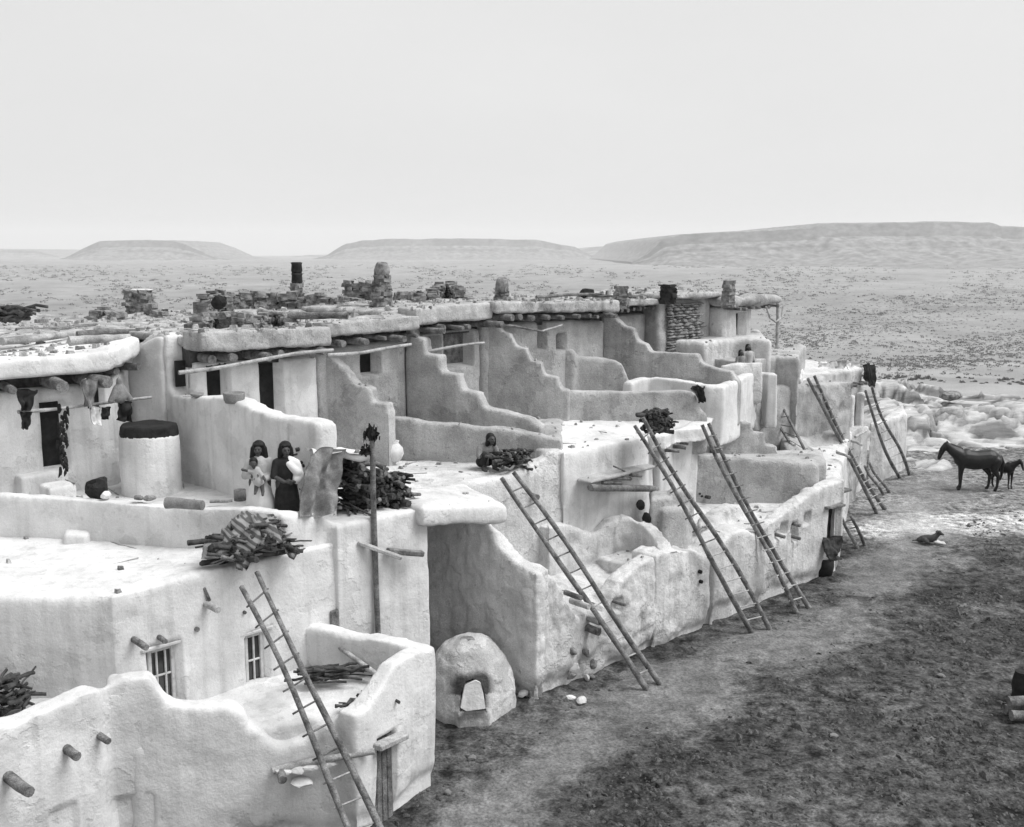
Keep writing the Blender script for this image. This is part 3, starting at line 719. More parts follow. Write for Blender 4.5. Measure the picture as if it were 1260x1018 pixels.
bm = bmesh.new(); bm_prism(bm, [AB(-12, 7.4), AB(-5.2, 7.4), AB(-4.45, 8.1), AB(-4.4, 9), AB(-12, 9)], 6.8, 6.2); link('ceiling_shade_layer', mesh_of(bm), M_DWOOD, h1)  # dark ceiling layer again, eave shadow put into its colour
beams(h1, AB(-9, 7.2), AB(-5.3, 7.2), 5, NS, (6.44, 6.46), .8, .12, seed=4)
beams(h1, AB(-5.2, 7.3), AB(-4.5, 7.8), 2, (.95, -.3, 0), (6.55, 6.62), .35, .1, seed=6)
# the broad white wall running out to the front of the terrace
wall_px('buttress_wall', Vector((-7.0, 22.0, 0)), Vector((-3.45, 18.45, 0)), ((168, 424), (180, 413), (194, 409), (203, 412), (205, 475), (212, 486), (240, 490), (268, 489), (290, 494), (308, 503), (328, 511), (355, 516), (384, 519), (388, 523)), 4.0, .45, M_WHITE, h1, voxel=.065, it=3, amp=.03, seed=10)
wall_px('buttress_wall', Vector((-7.6, 22.4, 0)), Vector((-7.0, 22.05, 0)), ((150, 450), (168, 426), (184, 416), (196, 414)), 4.0, .5, M_WHITE, h1, voxel=.075, it=6, amp=.03, seed=11)

# =============================================================== second house: room with hanging pole and its stepped wall
h2 = thing('adobe_house', AB(-2.3, 6.5, 4.1), 'upper adobe room behind the two standing women, with a dark doorway and wicker basket outside', 'house', 'joined adobe houses of the row')
prism_obj('lower_storey', [AB(-1.95, 3.0), AB(-.4, 3.0), AB(-.4, 11), AB(-4.2, 11), AB(-4.2, 7.3), AB(-1.95, 7.3)], 4.15, 0, M_FLOOR, h2, voxel=.12, amp=.03, seed=12)
ops, T, F = third_storey(h2, -3.6, -.45, 6.5, (7.36, 7.3), .42, M_WHITE, ((228, 448, 239, 475), (257, 453, 281, 500), (322, 440, 347, 512)), seed=20, bandm=M_ADOBE)
for o, nm in zip(ops, ('wood_or_shade_panel', 'door', 'door')): fill_opening(o, h2, M_DARK, nm)  # all three are near-black panels in place of the unlit room
beams(h2, AB(-3.6, 6.5), AB(-.55, 6.5), 6, NS, (6.8, 6.76), .72, .09, seed=22)
wall_px('buttress_wall', Vector((-4.75, 24.9, 0)), Vector((-2.75, 24.1, 0)), ((386, 410), (391, 414), (397, 437), (408, 442), (420, 452), (428, 462), (437, 474), (455, 478), (457, 496), (475, 497), (478, 512)), 3.9, .35, M_ADOBE, h2, voxel=.055, it=0, amp=.025, seed=24)

# =============================================================== third house: the corner block with the man at the ladder head
h3 = thing('adobe_house', AB(1.6, 2.5, 0), 'corner adobe house with a crumbling plaster side wall behind the domed oven', 'house', 'joined adobe houses of the row')
ops, T, F = third_storey(h3, -.4, 2.3, 6.6, (7.4, 7.46), .36, M_ADOBE, ((446, 436, 466, 460),), seed=30)
for o in ops: fill_opening(o, h3, M_DARK, 'wood_or_shade_panel')  # black panel painted as the dark behind the window hole
beams(h3, AB(-.3, 6.6), AB(2.2, 6.6), 5, NS, (6.93, 6.99), .78, .08, seed=32)
wall_px('buttress_wall', AB(2.1, 7.0), Vector((.95, 24.7, 0)), ((500, 396), (507, 400), (508, 415), (521, 417), (523, 437), (540, 439), (542, 459), (562, 461), (568, 481), (587, 484), (594, 502), (623, 508), (650, 516), (664, 526)), 3.9, .35, M_ADOBE, h3, voxel=.055, it=0, amp=.025, seed=34)
# retaining wall below it
bm = bmesh.new(); RT, RF = Vector((-3.4, 25.3, 0)), Vector((1.15, 24.2, 0))
bm_wall(bm, [VPL(px, py, RT, RF) for px, py in ((452, 512), (478, 513), (520, 518), (570, 523), (620, 528), (660, 534), (691, 541))], .35, 2.5)
bm_prism(bm, [Vector((-3.4, 25.5, 0)), Vector((1.15, 24.4, 0)), Vector((1.4, 28.3, 0)), AB(4.6, 8), AB(-.3, 8)], 4.58, 2.5)
adobe('terrace_wall', bm, M_ADOBE, h3, voxel=.085, it=2, amp=.03, rough=.02, seed=35)
# second storey and terrace with parapet (street face at b = 2.3)
T, F = AB(0, 2.3), AB(4, 2.3)
bm = bmesh.new(); bm_prism(bm, [AB(-.05, 2.35), AB(3.3, 2.2), AB(3.3, 3.2), AB(.6, 6.4), AB(-.4, 4.8)], 4.05, 1.5)
bm_prism(bm, [AB(-2.0, 2.0), AB(.1, 2.2), AB(.7, 6.4), AB(-2.0, 5.2)], [4.12, 4.06, 4.05, 4.12], 3.6)
bm_wall(bm, [VPL(px, py, T, F) for px, py in ((548, 612), (556, 597), (575, 594), (600, 590), (622, 586), (640, 579), (660, 569), (684, 560))], .32, 2.0)
bm_wall(bm, [AB(2.95, 2.28, 4.45), AB(3.35, 2.2, 4.5)], .9, 1.5)
adobe('second_storey', bm, M_MID, h3, voxel=.075, it=3, amp=.04, rough=.018, seed=36)
# lower storey: crumbling corner
bm = bmesh.new()
bm_prism(bm, [AB(0.1, 0.05), AB(4.4, 0.05), AB(4.4, 4), AB(0.1, 4)], [1.45, 1.45, 1.9, 2.0], -.3)
SW_T, SW_F = Vector((-2.79, 22.6, 0)), Vector((.41, 20.2, 0))
FT, FF_ = AB(0, 0), AB(10, 0)
bm_wall(bm, [VPL(px, py, FT, FF_) for px, py in ((656, 704), (672, 706), (684, 716), (692, 734), (702, 752), (712, 764), (738, 764), (752, 738), (762, 716), (776, 704), (790, 692), (806, 684))], .4, -.3)
lo_ops = [opening(FT, FF_, 728, 736, 742, 752, .2), opening(FT, FF_, 755, 740, 764, 750, .18)]
adobe('lower_storey', bm, M_MID, h3, voxel=.06, it=2, amp=.06, rough=.05, carve=lo_ops, seed=37, erode=.16)
bm = bmesh.new()
bm_wall(bm, [VPL(px, py, SW_T, SW_F) for px, py in ((505, 618), (530, 624), (560, 632), (590, 646), (604, 660), (618, 680), (634, 692), (648, 700), (660, 706))], .4, -.3)
adobe('side_wall', bm, M_MID, h3, voxel=.06, it=1, amp=.05, rough=.045, seed=41, erode=.14)
# ruined curved wall on its roof
bm = bmesh.new()
bm_wall(bm, [VB(676, 650, 1.9), VB(690, 645, 1.9), VB(702, 646, 1.9), VB(716, 652, 1.85), VB(735, 658, 1.8), VB(750, 645, 1.7), VB(766, 638, 1.6), VB(780, 640, 1.4), VB(792, 648, 1.1), VB(804, 662, .7), VB(812, 680, .3)], .4, 1.3)
adobe('ruined_wall', bm, M_MID, h3, voxel=.065, it=2, amp=.05, rough=.05, seed=38)
for i, (px, py, ln, r_) in enumerate(((702, 731, .3, .06), (709, 741, .35, .07), (722, 772, .34, .09), (724, 760, .32, .08), (754, 739, .35, .04))):
    spout(h3, VPL(px, py, FT, FF_), NS, ln, r_, .02, M_LWOOD if i in (1, 3) else M_WOOD, 40 + i)
spout(h3, VPL(652, 609, T, F), NS, .25, .075, .02, M_WOOD, 46)
# thick lip bridging the gap to the nearest house
bm = bmesh.new()
e0, e1, e2, e3 = AB(-2.2, .72), AB(.1, .80), AB(.3, 2.3), AB(-2.2, 2.3)
bm_prism(bm, [e0, e1, e2, e3], [4.32, 3.95, 4.15, 4.3], [3.88, 3.52, 3.6, 3.9])
adobe('roof_lip', bm, M_WHITE, h3, voxel=.055, it=28, amp=.04, seed=39)
# broken masonry at the foot
rnd = random.Random(3)
for i in range(12):
    px, py = (rnd.uniform(700, 728), rnd.uniform(800, 836)) if i < 9 else (rnd.uniform(628, 662), rnd.uniform(846, 864))
    o = link('wall_stone', ROCKS[i % 8].copy(), M_PALE if i % 3 == 0 else M_STONE)
    q = VPL(px, py, FT, FF_) if px > 662 else VPL(px, py, SW_T, SW_F)
    o.location = q + NS * .05; s = rnd.uniform(.13, .24); o.scale = (s * 1.2, s, s); o.rotation_euler = (rnd.uniform(0, 3), rnd.uniform(0, 3), 0); setparent(o, h3)

# =============================================================== fourth house
h4 = thing('adobe_house', AB(4.5, 3, 0), 'adobe house with a stepped party wall and a log ledge above a ruined roof', 'house', 'joined adobe houses of the row')
ops, T, F = third_storey(h4, 2.3, 4.85, 6.6, (7.62, 7.68), .42, M_ADOBE, ((523, 418, 541, 432), (548, 414, 580, 445)), seed=50, over=.42)
for o in ops: fill_opening(o, h4, M_WOOD, 'wood_or_shade_panel')
beams(h4, AB(2.3, 6.6), AB(4.8, 6.6), 5, NS, (7.09, 7.15), .8, .085, seed=52)
B4F = Vector((1.45, 27.9, 0))
wall_px('buttress_wall', AB(4.7, 7.0), B4F, ((598, 391), (606, 394), (612, 400), (617, 408), (628, 411), (634, 426), (648, 429), (652, 443), (666, 446), (669, 462), (686, 464), (689, 478), (699, 481)), 4.3, .35, M_ADOBE, h4, voxel=.055, it=0, amp=.025, seed=54)
R2a, R2b = Vector((1.3, 28.0, 0)), Vector((5.0, 28.3, 0))
bm = bmesh.new(); bm_wall(bm, [VPL(px, py, R2a, R2b) for px, py in ((694, 481), (740, 482), (800, 482), (845, 480), (857, 483), (862, 500), (872, 512))], .4, 3.5)
adobe('terrace_wall', bm, M_ADOBE, h4, voxel=.085, it=2, amp=.03, seed=55)
# middle terrace and its street face
bm = bmesh.new()
bm_prism(bm, [AB(3.2, 2.1), AB(6.2, 2.0), AB(7.4, 2.5), Vector((5.2, 28.6, 0)), Vector((1.2, 28.4, 0)), Vector((.9, 24.6, 0))], [4.42, 4.42, 4.4, 4.42, 4.42, 4.42], 1.6)
bm_prism(bm, [Vector((1.0, 25.8, 0)), Vector((3.2, 27.0, 0)), Vector((4.9, 28.4, 0)), Vector((1.2, 28.3, 0))], 4.5, 4.0)
adobe('second_storey', bm, M_WHITE, h4, voxel=.085, it=3, amp=.045, rough=.015, seed=56)
# log ledge standing out of the street face
T, F = AB(3, 2.0), AB(7, 1.9)
q0, q1 = VPL(712, 597, T, F) + NS * .35, VPL(800, 600, T, F) + NS * .2
pole('ledge_log', q0, q1, .085, .08, M_WOOD, h4, .008, 61, 10)
bm = bmesh.new(); bm_prism(bm, [q0 + NS * .02 + Vector((0, 0, .0)), q1 + NS * .02, q1 - NS * .6, q0 - NS * .6], q0.z + .14, q0.z + .05)
adobe('ledge_slab', bm, M_ADOBE, h4, voxel=.06, amp=.02)
for i, (x0, y0, x1, y1) in enumerate(((731, 592, 757, 593), (743, 586, 768, 588), (766, 582, 781, 584), (745, 572, 766, 581))):
    pole('stick', VPL(x0, y0, T, F) + NS * .25, VPL(x1, y1, T, F) + NS * .2, .05 if i < 3 else .02, .045 if i < 3 else .02, M_WOOD, h4, .02, 62 + i, 8, 5)
bm = bmesh.new(); blk_ops = []
bm_prism(bm, [P(800, 614, 3.1), P(823, 612, 3.1), P(825, 604, 3.1), P(800, 604, 3.1)], 3.1, 1.6)
bm_prism(bm, [P(815, 630, 2.8), P(846, 626, 2.8), P(848, 616, 2.8), P(815, 618, 2.8)], 2.8, 1.6)
bm_prism(bm, [P(826, 606, 3.2), P(852, 604, 3.2), P(855, 598, 3.25), P(826, 598, 3.25)], 3.2, 1.6)
adobe('stepped_blocks', bm, M_ADOBE, h4, voxel=.065, it=2, amp=.03, rough=.02, seed=57)
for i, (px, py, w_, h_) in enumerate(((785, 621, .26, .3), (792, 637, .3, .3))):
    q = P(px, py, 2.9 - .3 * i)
    o = link('hollow_shade_lump', rock_mesh(30 + i, 2, w_, .12, h_, .15), M_DARK, None); o.location = q + NS * .08; o.rotation_euler = (0, 0, -.6); setparent(o, h4)  # solid lump, the shade of a wall hole put into its colour
# lower storey: pier blocks along the street
bm = bmesh.new()
bm_prism(bm, [AB(4.0, .02), AB(6.1, -.05), AB(6.1, 3), AB(4.0, 3)], [1.95, 1.85, 1.7, 1.7], -.3)
bm_wall(bm, [VPL(px, py, FT, FF_) for px, py in ((808, 684), (818, 678), (836, 676), (856, 678), (866, 684), (871, 694))], .7, -.3)
adobe('lower_storey', bm, M_MID, h4, voxel=.065, it=2, amp=.06, rough=.03, seed=58, erode=.16)
for i, (px, py) in enumerate(((858, 702), (859, 714))): spout(h4, VPL(px, py, FT, FF_), NS, .12, .05, .02, M_DARK, 70 + i)

# =============================================================== fifth house: wide upper room, terrace with white eave
h5 = thing('adobe_house', AB(8, 2.5, 0), 'wide adobe house whose white terrace eave rests on short beams above the street', 'house', 'joined adobe houses of the row')
ops, T, F = third_storey(h5, 4.85, 9.9, 6.5, (7.7, 7.55), .3, M_ADOBE, ((663, 395, 671, 428), (686, 415, 695, 427), (621, 386, 630, 400)), seed=80, bandm=M_ROUGH)
for o in ops: fill_opening(o, h5, M_WOOD, 'wood_or_shade_panel')
beams(h5, AB(4.9, 6.5), AB(9.8, 6.5), 9, NS, (7.3, 7.14), .75, .08, seed=82)
wall_px('buttress_wall', AB(9.7, 7.0), Vector((6.3, 30.3, 0)), ((742, 378), (748, 382), (755, 388), (766, 401), (778, 404), (783, 418), (796, 424), (800, 433), (830, 434), (858, 436), (863, 447), (876, 452), (900, 458), (908, 470)), 4.0, .4, M_ADOBE, h5, voxel=.06, it=0, amp=.03, seed=84)
bm = bmesh.new()
bm_wall(bm, [VPL(px, py, Vector((.9, 30.6, 0)), Vector((1.8, 30.5, 0))) for px, py in ((656, 430), (680, 429), (703, 430), (707, 434))], .4, 4.3)
bm_wall(bm, [VPL(px, py, Vector((1.75, 30.7, 0)), Vector((3.5, 30.6, 0))) for px, py in ((706, 439), (735, 440), (758, 444), (767, 450), (771, 462), (776, 474))], .35, 4.3)
adobe('terrace_wall', bm, M_ADOBE, h5, voxel=.08, it=2, amp=.03, seed=85)
prism_obj('terrace', [Vector((1.3, 28.3, 0)), Vector((5, 28.5, 0)), Vector((6.4, 30.6, 0)), AB(9.6, 6.6), AB(4.7, 6.6)], 4.5, 3.8, M_FLOOR, h5, voxel=.12)
rim = [P(778, 470, 5.35), P(800, 464, 5.4), P(835, 468, 5.38), P(870, 474, 5.35), P(890, 475, 5.33), P(908, 468, 5.35), P(925, 460, 5.37), P(940, 456, 5.35), P(944, 460, 5.3)]
wall_pts('terrace_parapet', rim, .35, 3.6, M_WHITE, h5, voxel=.08, it=3, amp=.035, seed=86)
# white eave over the second-storey front
ev = [P(800, 536, 4.45), P(818, 535, 4.45), P(835, 525, 4.45), P(850, 518, 4.45), P(864, 512, 4.45), P(882, 507, 4.45), P(904, 497, 4.45)]
bm = bmesh.new()
bm_prism(bm, ev + [P(912, 498, 4.4) + Vector((-.3, 1.2, 0)), Vector((5.1, 27.5, 0)), ev[0] + Vector((-.3, .8, 0))], 4.42, 4.02)
adobe('roof_eave', bm, M_WHITE, h5, voxel=.07, it=3, amp=.04, seed=87)
f0, f1 = ev[1] + Vector((-.05, .35, 0)), ev[6] + Vector((-.25, .25, 0))
bm = bmesh.new(); bm_prism(bm, [f0, f1, f1 + Vector((-1, 1, 0)), f0 + Vector((-1, 1.2, 0))], 4.2, 1.7)
c_ops = [opening(f0, f1, 857, 546, 868, 562, .2)]
adobe('second_storey', bm, M_WHITE, h5, voxel=.075, it=2, amp=.03, carve=c_ops, seed=88)
fill_opening(c_ops[0], h5, M_WOOD, 'wood_or_shade_panel')
dC = Vector((f1.x - f0.x, f1.y - f0.y, 0)).normalized(); nC = Vector((dC.y, -dC.x, 0))
beams(h5, f0, f1, 9, nC, 3.93, .3, .06, seed=89)
plank(h5, P(818, 545, 4.0), P(842, 554, 3.7), .08, .04, M_LWOOD)
# stepped wall to the right of it and the long grey wall below
wall_px('buttress_wall', Vector((5.5, 30.4, 0)), Vector((8.6, 30.9, 0)), ((880, 512), (904, 518), (925, 520), (927, 531), (941, 533), (943, 547), (956, 549), (959, 567), (966, 569)), 2.9, .5, M_ADOBE, h5, voxel=.06, it=0, amp=.03, seed=90)
E0, E1 = Vector((4.2, 28.5, 0)), Vector((8.9, 28.9, 0))
bm = bmesh.new(); bm_wall(bm, [VPL(px, py, E0, E1) for px, py in ((808, 562), (840, 560), (862, 560), (900, 563), (950, 568), (1000, 570), (1008, 575))], .6, .5)
bm_prism(bm, [E0 + Vector((0, .4, 0)), E1 + Vector((0, .4, 0)), Vector((9.4, 31.5, 0)), Vector((5.2, 31.2, 0))], 3.1, .5)
adobe('terrace_wall', bm, M_ADOBE, h5, voxel=.085, it=2, amp=.04, seed=91)
# front terrace and street wall with rounded piers
bm = bmesh.new()
bm_prism(bm, [AB(6, .1), AB(12.4, .05), Vector((9.3, 29.2, 0)), Vector((4.0, 28.8, 0)), AB(4.6, 3)], [1.75, 2.05, 2.25, 2.2, 1.9], -.3)
bm_wall(bm, [VPL(px, py, AB(0, -.06), AB(10, -.06)) for px, py in ((880, 690), (886, 672), (896, 660), (910, 653), (922, 652), (931, 660), (936, 690), (944, 706))], .8, -.3)
bm_wall(bm, [VPL(px, py, AB(6, 1.2), AB(12, .9)) for px, py in ((880, 640), (888, 630), (905, 622), (922, 626), (930, 640))], .5, .5)
bm_wall(bm, [VPL(px, py, FT, FF_) for px, py in ((928, 655), (945, 646), (962, 634), (985, 617), (1004, 603), (1022, 596), (1040, 590))], .38, -.3)
bm_prism(bm, [P(858, 656, 2.0), P(879, 654, 2.0), P(880, 646, 2.0), P(860, 646, 2.0)], 2.25, 1.5)
hd = opening(FT, FF_, 1020, 628, 1032, 668, .3)
hol = [opening(FT, FF_, px - 3, py - 3, px + 3, py + 3, .15) for px, py in ((958, 660), (965, 652), (978, 648), (979, 660), (994, 639))]
adobe('lower_storey', bm, M_MID, h5, voxel=.075, it=3, amp=.06, rough=.02, carve=[hd] + hol, seed=92, erode=.14)
fill_opening(hd, h5, M_DARK)  # near-black panel in place of the unlit room
plank(h5, VPL(1014, 625, FT, FF_) + NS * .05, VPL(1036, 621, FT, FF_) + NS * .05, .14, .07, M_WOOD, 'lintel')
for i, (px, py) in enumerate(((960, 659), (979, 645), (979, 661))): spout(h5, VPL(px, py, FT, FF_), NS, .14, .05, .02, M_WOOD, 95 + i)

# =============================================================== sixth house: stone-patched rooms at the far end of the top storey
h6 = thing('adobe_house', AB(14, 5, 0), 'far upper rooms of stone and adobe with a dark doorway under a brush roof', 'house', 'joined adobe houses of the row')
ops, T, F = third_storey(h6, 9.9, 12.4, 6.9, (7.55, 7.55), .22, M_ADOBE, (), seed=100)
beams(h6, AB(10.0, 6.9), AB(12.3, 6.9), 9, NS, 7.26, .4, .07, seed=102, m=M_WOOD)
# dry stone front: courses of slabs
S0, S1 = AB(12.4, 6.4), AB(15.3, 6.4)
prism_obj('upper_storey', [S0, S1, AB(15.3, 10), AB(12.4, 10)], 7.55, 3.8, M_ADOBE, h6, voxel=.1, amp=.04, rough=.03, seed=103)
rnd = random.Random(8); z = 5.75
for r_k in RK:
    if not r_k.materials: r_k.materials.append(M_STONE)
while z < 7.3:
    h_ = rnd.uniform(.06, .13); a_ = 12.75
    while a_ < 14.4:
        w_ = rnd.uniform(.18, .5)
        o = bpy.data.objects.new('stone', RK[rnd.randrange(6)]); COL.objects.link(o); o.location = AB(a_ + w_ / 2, 6.36 - rnd.uniform(0, .08), z + h_ / 2); o.scale = (w_ * 1.2, .3, h_ * 1.8); o.rotation_euler = (0, 0, math.pi / 4 + rnd.uniform(-.1, .1)); setparent(o, h6); a_ += w_
    z += h_
prism_obj('roof', [AB(12.3, 6.0), AB(15.6, 6.0), AB(15.6, 10), AB(12.3, 10)], 7.68, 7.5, M_ROUGH, h6, voxel=.08, amp=.06, rough=.04, seed=104)
G0, G1 = AB(15.3, 6.0), AB(18.0, 6.0)
gop = [opening(G0, G1, 907, 388, 916, 414, .4)]
bm = bmesh.new(); bm_prism(bm, [G0, AB(17.2, 6.0), AB(17.2, 6.9), AB(18.1, 6.9), AB(18.1, 10), AB(15.3, 10)], 7.2, 3.6)
adobe('upper_storey', bm, M_MID, h6, voxel=.09, amp=.04, carve=gop, seed=105)
fill_opening(gop[0], h6, M_DARK)  # near-black panel in place of the unlit room
prism_obj('roof', [AB(15.1, 5.6), AB(18.5, 5.6), AB(18.5, 10), AB(15.1, 10)], [7.5, 7.5, 7.5, 7.5], 7.22, M_ROUGH, h6, voxel=.08, amp=.07, rough=.05, seed=106)
beams(h6, AB(15.3, 6.0), AB(18.3, 6.0), 7, NS, 7.15, .5, .06, seed=107)
pole('roof_post', AB(18.3, 5.7, 7.2), AB(18.2, 5.6, 5.2), .06, .06, M_LWOOD, h6, .01, 108)
V, Fc = tube([AB(17.2, 5.5, 7.15), AB(17.4, 5.45, 6.75), AB(17.7, 5.4, 6.6), AB(18.1, 5.4, 6.75), AB(18.3, 5.5, 7.1)], [.035] * 5, 7); link('hanging_loop', pydata(V, Fc), M_LWOOD, h6)
# terraces stepping down in front
bm = bmesh.new()
bm_prism(bm, [P(868, 420, 6.2), P(905, 416, 6.2), P(946, 418, 6.2), P(950, 425, 6.0), AB(19.2, 7), AB(13, 7)], 6.2, 3.6)
adobe('terrace', bm, M_MID, h6, voxel=.1, amp=.05, seed=109)
bm = bmesh.new()
bm_prism(bm, [P(905, 440, 5.7), P(955, 436, 5.7), P(985, 446, 5.5), P(985, 436, 5.5), AB(21, 6), AB(14, 5.5)], 5.6, 2.5)
bm_prism(bm, [Vector((6.0, 30.7, 0)), Vector((7.7, 32.4, 0)), Vector((8.3, 33.6, 0)), Vector((5.4, 33.5, 0))], 4.95, 3.5)
adobe('terrace', bm, M_ADOBE, h6, voxel=.1, amp=.07, rough=.04, seed=110)
prism_obj('terrace', [P(948, 470, 4.6), P(972, 460, 4.9), P(990, 456, 4.9), P(995, 470, 4.6), AB(19, 3), AB(14, 4)], 4.7, 2.0, M_ADOBE, h6, voxel=.1, amp=.07, rough=.04, seed=111)

wall_pts('terrace_parapet', [PY(890, 450, 31.6), PY(910, 447, 31.75), PY(938, 446, 31.9)], .25, 4.4, M_MID, h6, voxel=.08, it=1, amp=.04, rough=.03, seed=112)
# =============================================================== far houses down the row
h7 = thing('adobe_house', (10.5, 36, 0), 'far white adobe house with tall narrow front, halfway to the hide-hung roof', 'house', 'joined adobe houses of the row')
bm = bmesh.new()
bm_prism(bm, [P(965, 462, 4.9), P(986, 466, 4.9), P(990, 452, 4.9), P(970, 450, 4.9)], 4.9, 1.0)
q0, q1 = P(950, 492, 4.0), P(1000, 505, 3.6)
bm_prism(bm, [P(905, 520, 3.9), P(945, 496, 4.0), P(965, 498, 3.9), P(985, 470, 4.0), P(950, 462, 4.2)], 3.8, 1.0)
adobe('second_storey', bm, M_MID, h7, voxel=.09, amp=.06, rough=.03, seed=120)
bm = bmesh.new()
bm_prism(bm, [P(968, 570, 2.6), P(1010, 560, 2.7), P(1032, 545, 2.8), P(1040, 530, 2.8), P(985, 500, 3.3), P(962, 520, 3.3)], [2.55, 2.6, 2.65, 2.7, 3.3, 3.3], -.3)
bm_wall(bm, [P(975, 522, 3.2), P(1000, 527, 3.1), P(1020, 535, 3.0)], .5, 1.0)
bm_wall(bm, [P(962, 505, 3.6), P(985, 515, 3.5), P(1005, 524, 3.3)], .6, 1.0)
adobe('lower_storey', bm, M_ADOBE, h7, voxel=.09, amp=.07, rough=.04, seed=121)
FW0, FW1 = AB(12.3, .0), Vector((12.3, 37.6, 0))
bm = bmesh.new()
bm_wall(bm, [VPL(px, py, FW0, FW1) for px, py in ((1036, 591), (1042, 580), (1046, 578), (1050, 574))], 1.2, -.3)
bm_prism(bm, [AB(12.3, 0), Vector((12.2, 37.4, 0)), Vector((9.5, 37.6, 0)), Vector((8.2, 31, 0))], [2.6, 2.7, 2.75, 2.7], -.3)
adobe('lower_storey', bm, M_MID, h7, voxel=.085, amp=.06, rough=.03, seed=122)
plank(h7, P(1027, 606, 2.0), P(1043, 602, 2.0), .3, .08, M_WOOD, 'lintel')
for i, (x0, y0, x1, y1) in enumerate(((1030, 557, 1046, 563), (1052, 538, 1066, 530), (1048, 543, 1060, 548))):
    pole('stick', P(x0, y0, 2.85), P(x1, y1, 2.85), .05, .04, M_LWOOD, h7, .02, 130 + i, 7, 4)

h8 = thing('adobe_house', (14, 41.5, 0), 'last adobe house of the row with hides and cloths hung on its roof edge', 'house', 'joined adobe houses of the row')
z8 = 4.75
r8 = [P(988, 466, z8), P(1012, 462, z8), P(1040, 456, z8), P(1062, 452, z8)]
bm = bmesh.new(); bm_prism(bm, r8 + [r8[3] + Vector((-1.2, 3.4, 0)), r8[0] + Vector((-1.0, 3.4, 0))], z8, 1.2)
o8 = [opening(r8[0], r8[2], 992, 494, 1004, 510, .35)]
adobe('second_storey', bm, M_MID, h8, voxel=.09, amp=.05, seed=131, carve=o8)
fill_opening(o8[0], h8, M_DARK)  # near-black panel in place of the unlit room
d8 = (r8[3] - r8[0]).normalized(); n8 = Vector((d8.y, -d8.x, 0))
beams(h8, r8[1] + Vector((0, 0, 0)), r8[3], 7, n8, 4.2, .25, .07, seed=132)
for i, px in enumerate((1030, 1042, 1054)):
    bm = bmesh.new(); q = VPL(px, 490, r8[1], r8[3]); bm_prism(bm, [q + n8 * .3 - d8 * .15, q + n8 * .3 + d8 * .15, q + d8 * .18, q - d8 * .18], 3.9, 1.6)
    adobe('buttress', bm, M_MID, h8, voxel=.08, amp=.03)
k0 = [P(1052, 521, 2.5), P(1085, 518, 2.5), P(1114, 516, 2.5)]
bm = bmesh.new(); bm_prism(bm, [P(1066, 595, 0), P(1086, 592, 0), P(1112, 578, 0), P(1108, 560, 0), r8[3], r8[1]], [2.4, 2.45, 2.4, 2.3, 2.3, 2.4], -.3)
adobe('lower_storey', bm, M_MID, h8, voxel=.1, amp=.06, rough=.03, seed=133)
bm = bmesh.new(); bm_prism(bm, [P(1000, 545, 2.9), P(1035, 535, 2.9), P(1062, 520, 2.8), r8[2], r8[0]], 2.7, -.3)
adobe('lower_storey', bm, M_ADOBE, h8, voxel=.1, amp=.08, rough=.05, seed=134)
# ------------------------------------------------------------------ ladders
def ladder(rails, label, n=11, r=.055, group='pole ladders', lo=.03, hi=.97, seed=0, rr=.016):
    (b0, t0), (b1, t1) = rails
    root = thing('ladder', ((b0 + b1) / 2), label, 'ladder', group)
    pole('rail', b0, t0, r, r * .72, M_WOOD, root, .02, seed + 1, 9, 12, .28)
    pole('rail', b1, t1, r, r * .72, M_WOOD, root, .02, seed + 2, 9, 12, .28)
    for i in range(n):
        k = lo + (hi - lo) * (i + .5) / n
        p, q = b0.lerp(t0, k), b1.lerp(t1, k); e = (q - p).normalized() * .06
        pole('rung', p - e, q + e, rr, rr, M_LWOOD if k < .4 else M_WOOD, root, .01, seed * 20 + i, 7, 3, .2)
    return root
G0 = lambda px, py: P(px, py, 0.0)
def off(v, n, k): return v + Vector(n) * k
ladder(((G0(470, 1118), VB(297, 722, .78)), (G0(506, 1108), VB(316, 704, .78))), 'long pole ladder nearest the camera leaning on the whitewashed house', 13, .055, seed=1)
ladder(((G0(796, 849), VB(617, 588, 1.75)), (G0(812, 842), VB(632, 581, 1.75))), 'pole ladder leaning below the crouching man on the corner house', 12, .065, seed=2)
ladder(((G0(925, 779), VB(781, 524, .95)), (G0(947, 774), VB(791, 514, .95))), 'tall pole ladder with its head beside the black heap of wood', 15, .065, seed=3)
ladder(((G0(980, 754), VB(864, 523, 1.2)), (G0(996, 749), VB(872, 521, 1.2))), 'tall pole ladder leaning against the white beam-ended eave', 14, .065, seed=4)
ladder(((P(981, 558, 2.65), P(946, 498, 4.05)), (P(1001, 576, 2.65), P(958, 492, 4.2))), 'short ladder standing on a low roof, its foot above the grey wall', 6, .05, seed=5)
ladder(((G0(1079, 632), P(994, 466, 4.95)), (G0(1089, 627), P(1002, 463, 4.95))), 'very long ladder rising to the roof of the last house', 16, .075, seed=6)
ladder(((G0(1108, 589), VPL(1052, 480, r8[2], r8[3]) + n8 * .4), (G0(1119, 585), VPL(1060, 475, r8[2], r8[3]) + n8 * .4)), 'farthest ladder, under the dark hanging hide', 10, .07, seed=7)
ladder(((G0(1087, 609), P(1064, 574, 1.35)), (G0(1094, 606), P(1070, 570, 1.4))), 'short ladder at the foot of the longest one', 4, .06, seed=8)
ladder(((G0(1055, 675), P(1036, 637, 1.05)), (G0(1064, 672), P(1046, 634, 1.15))), 'short ladder on the ground just past the dark street doorway', 4, .06, seed=9)

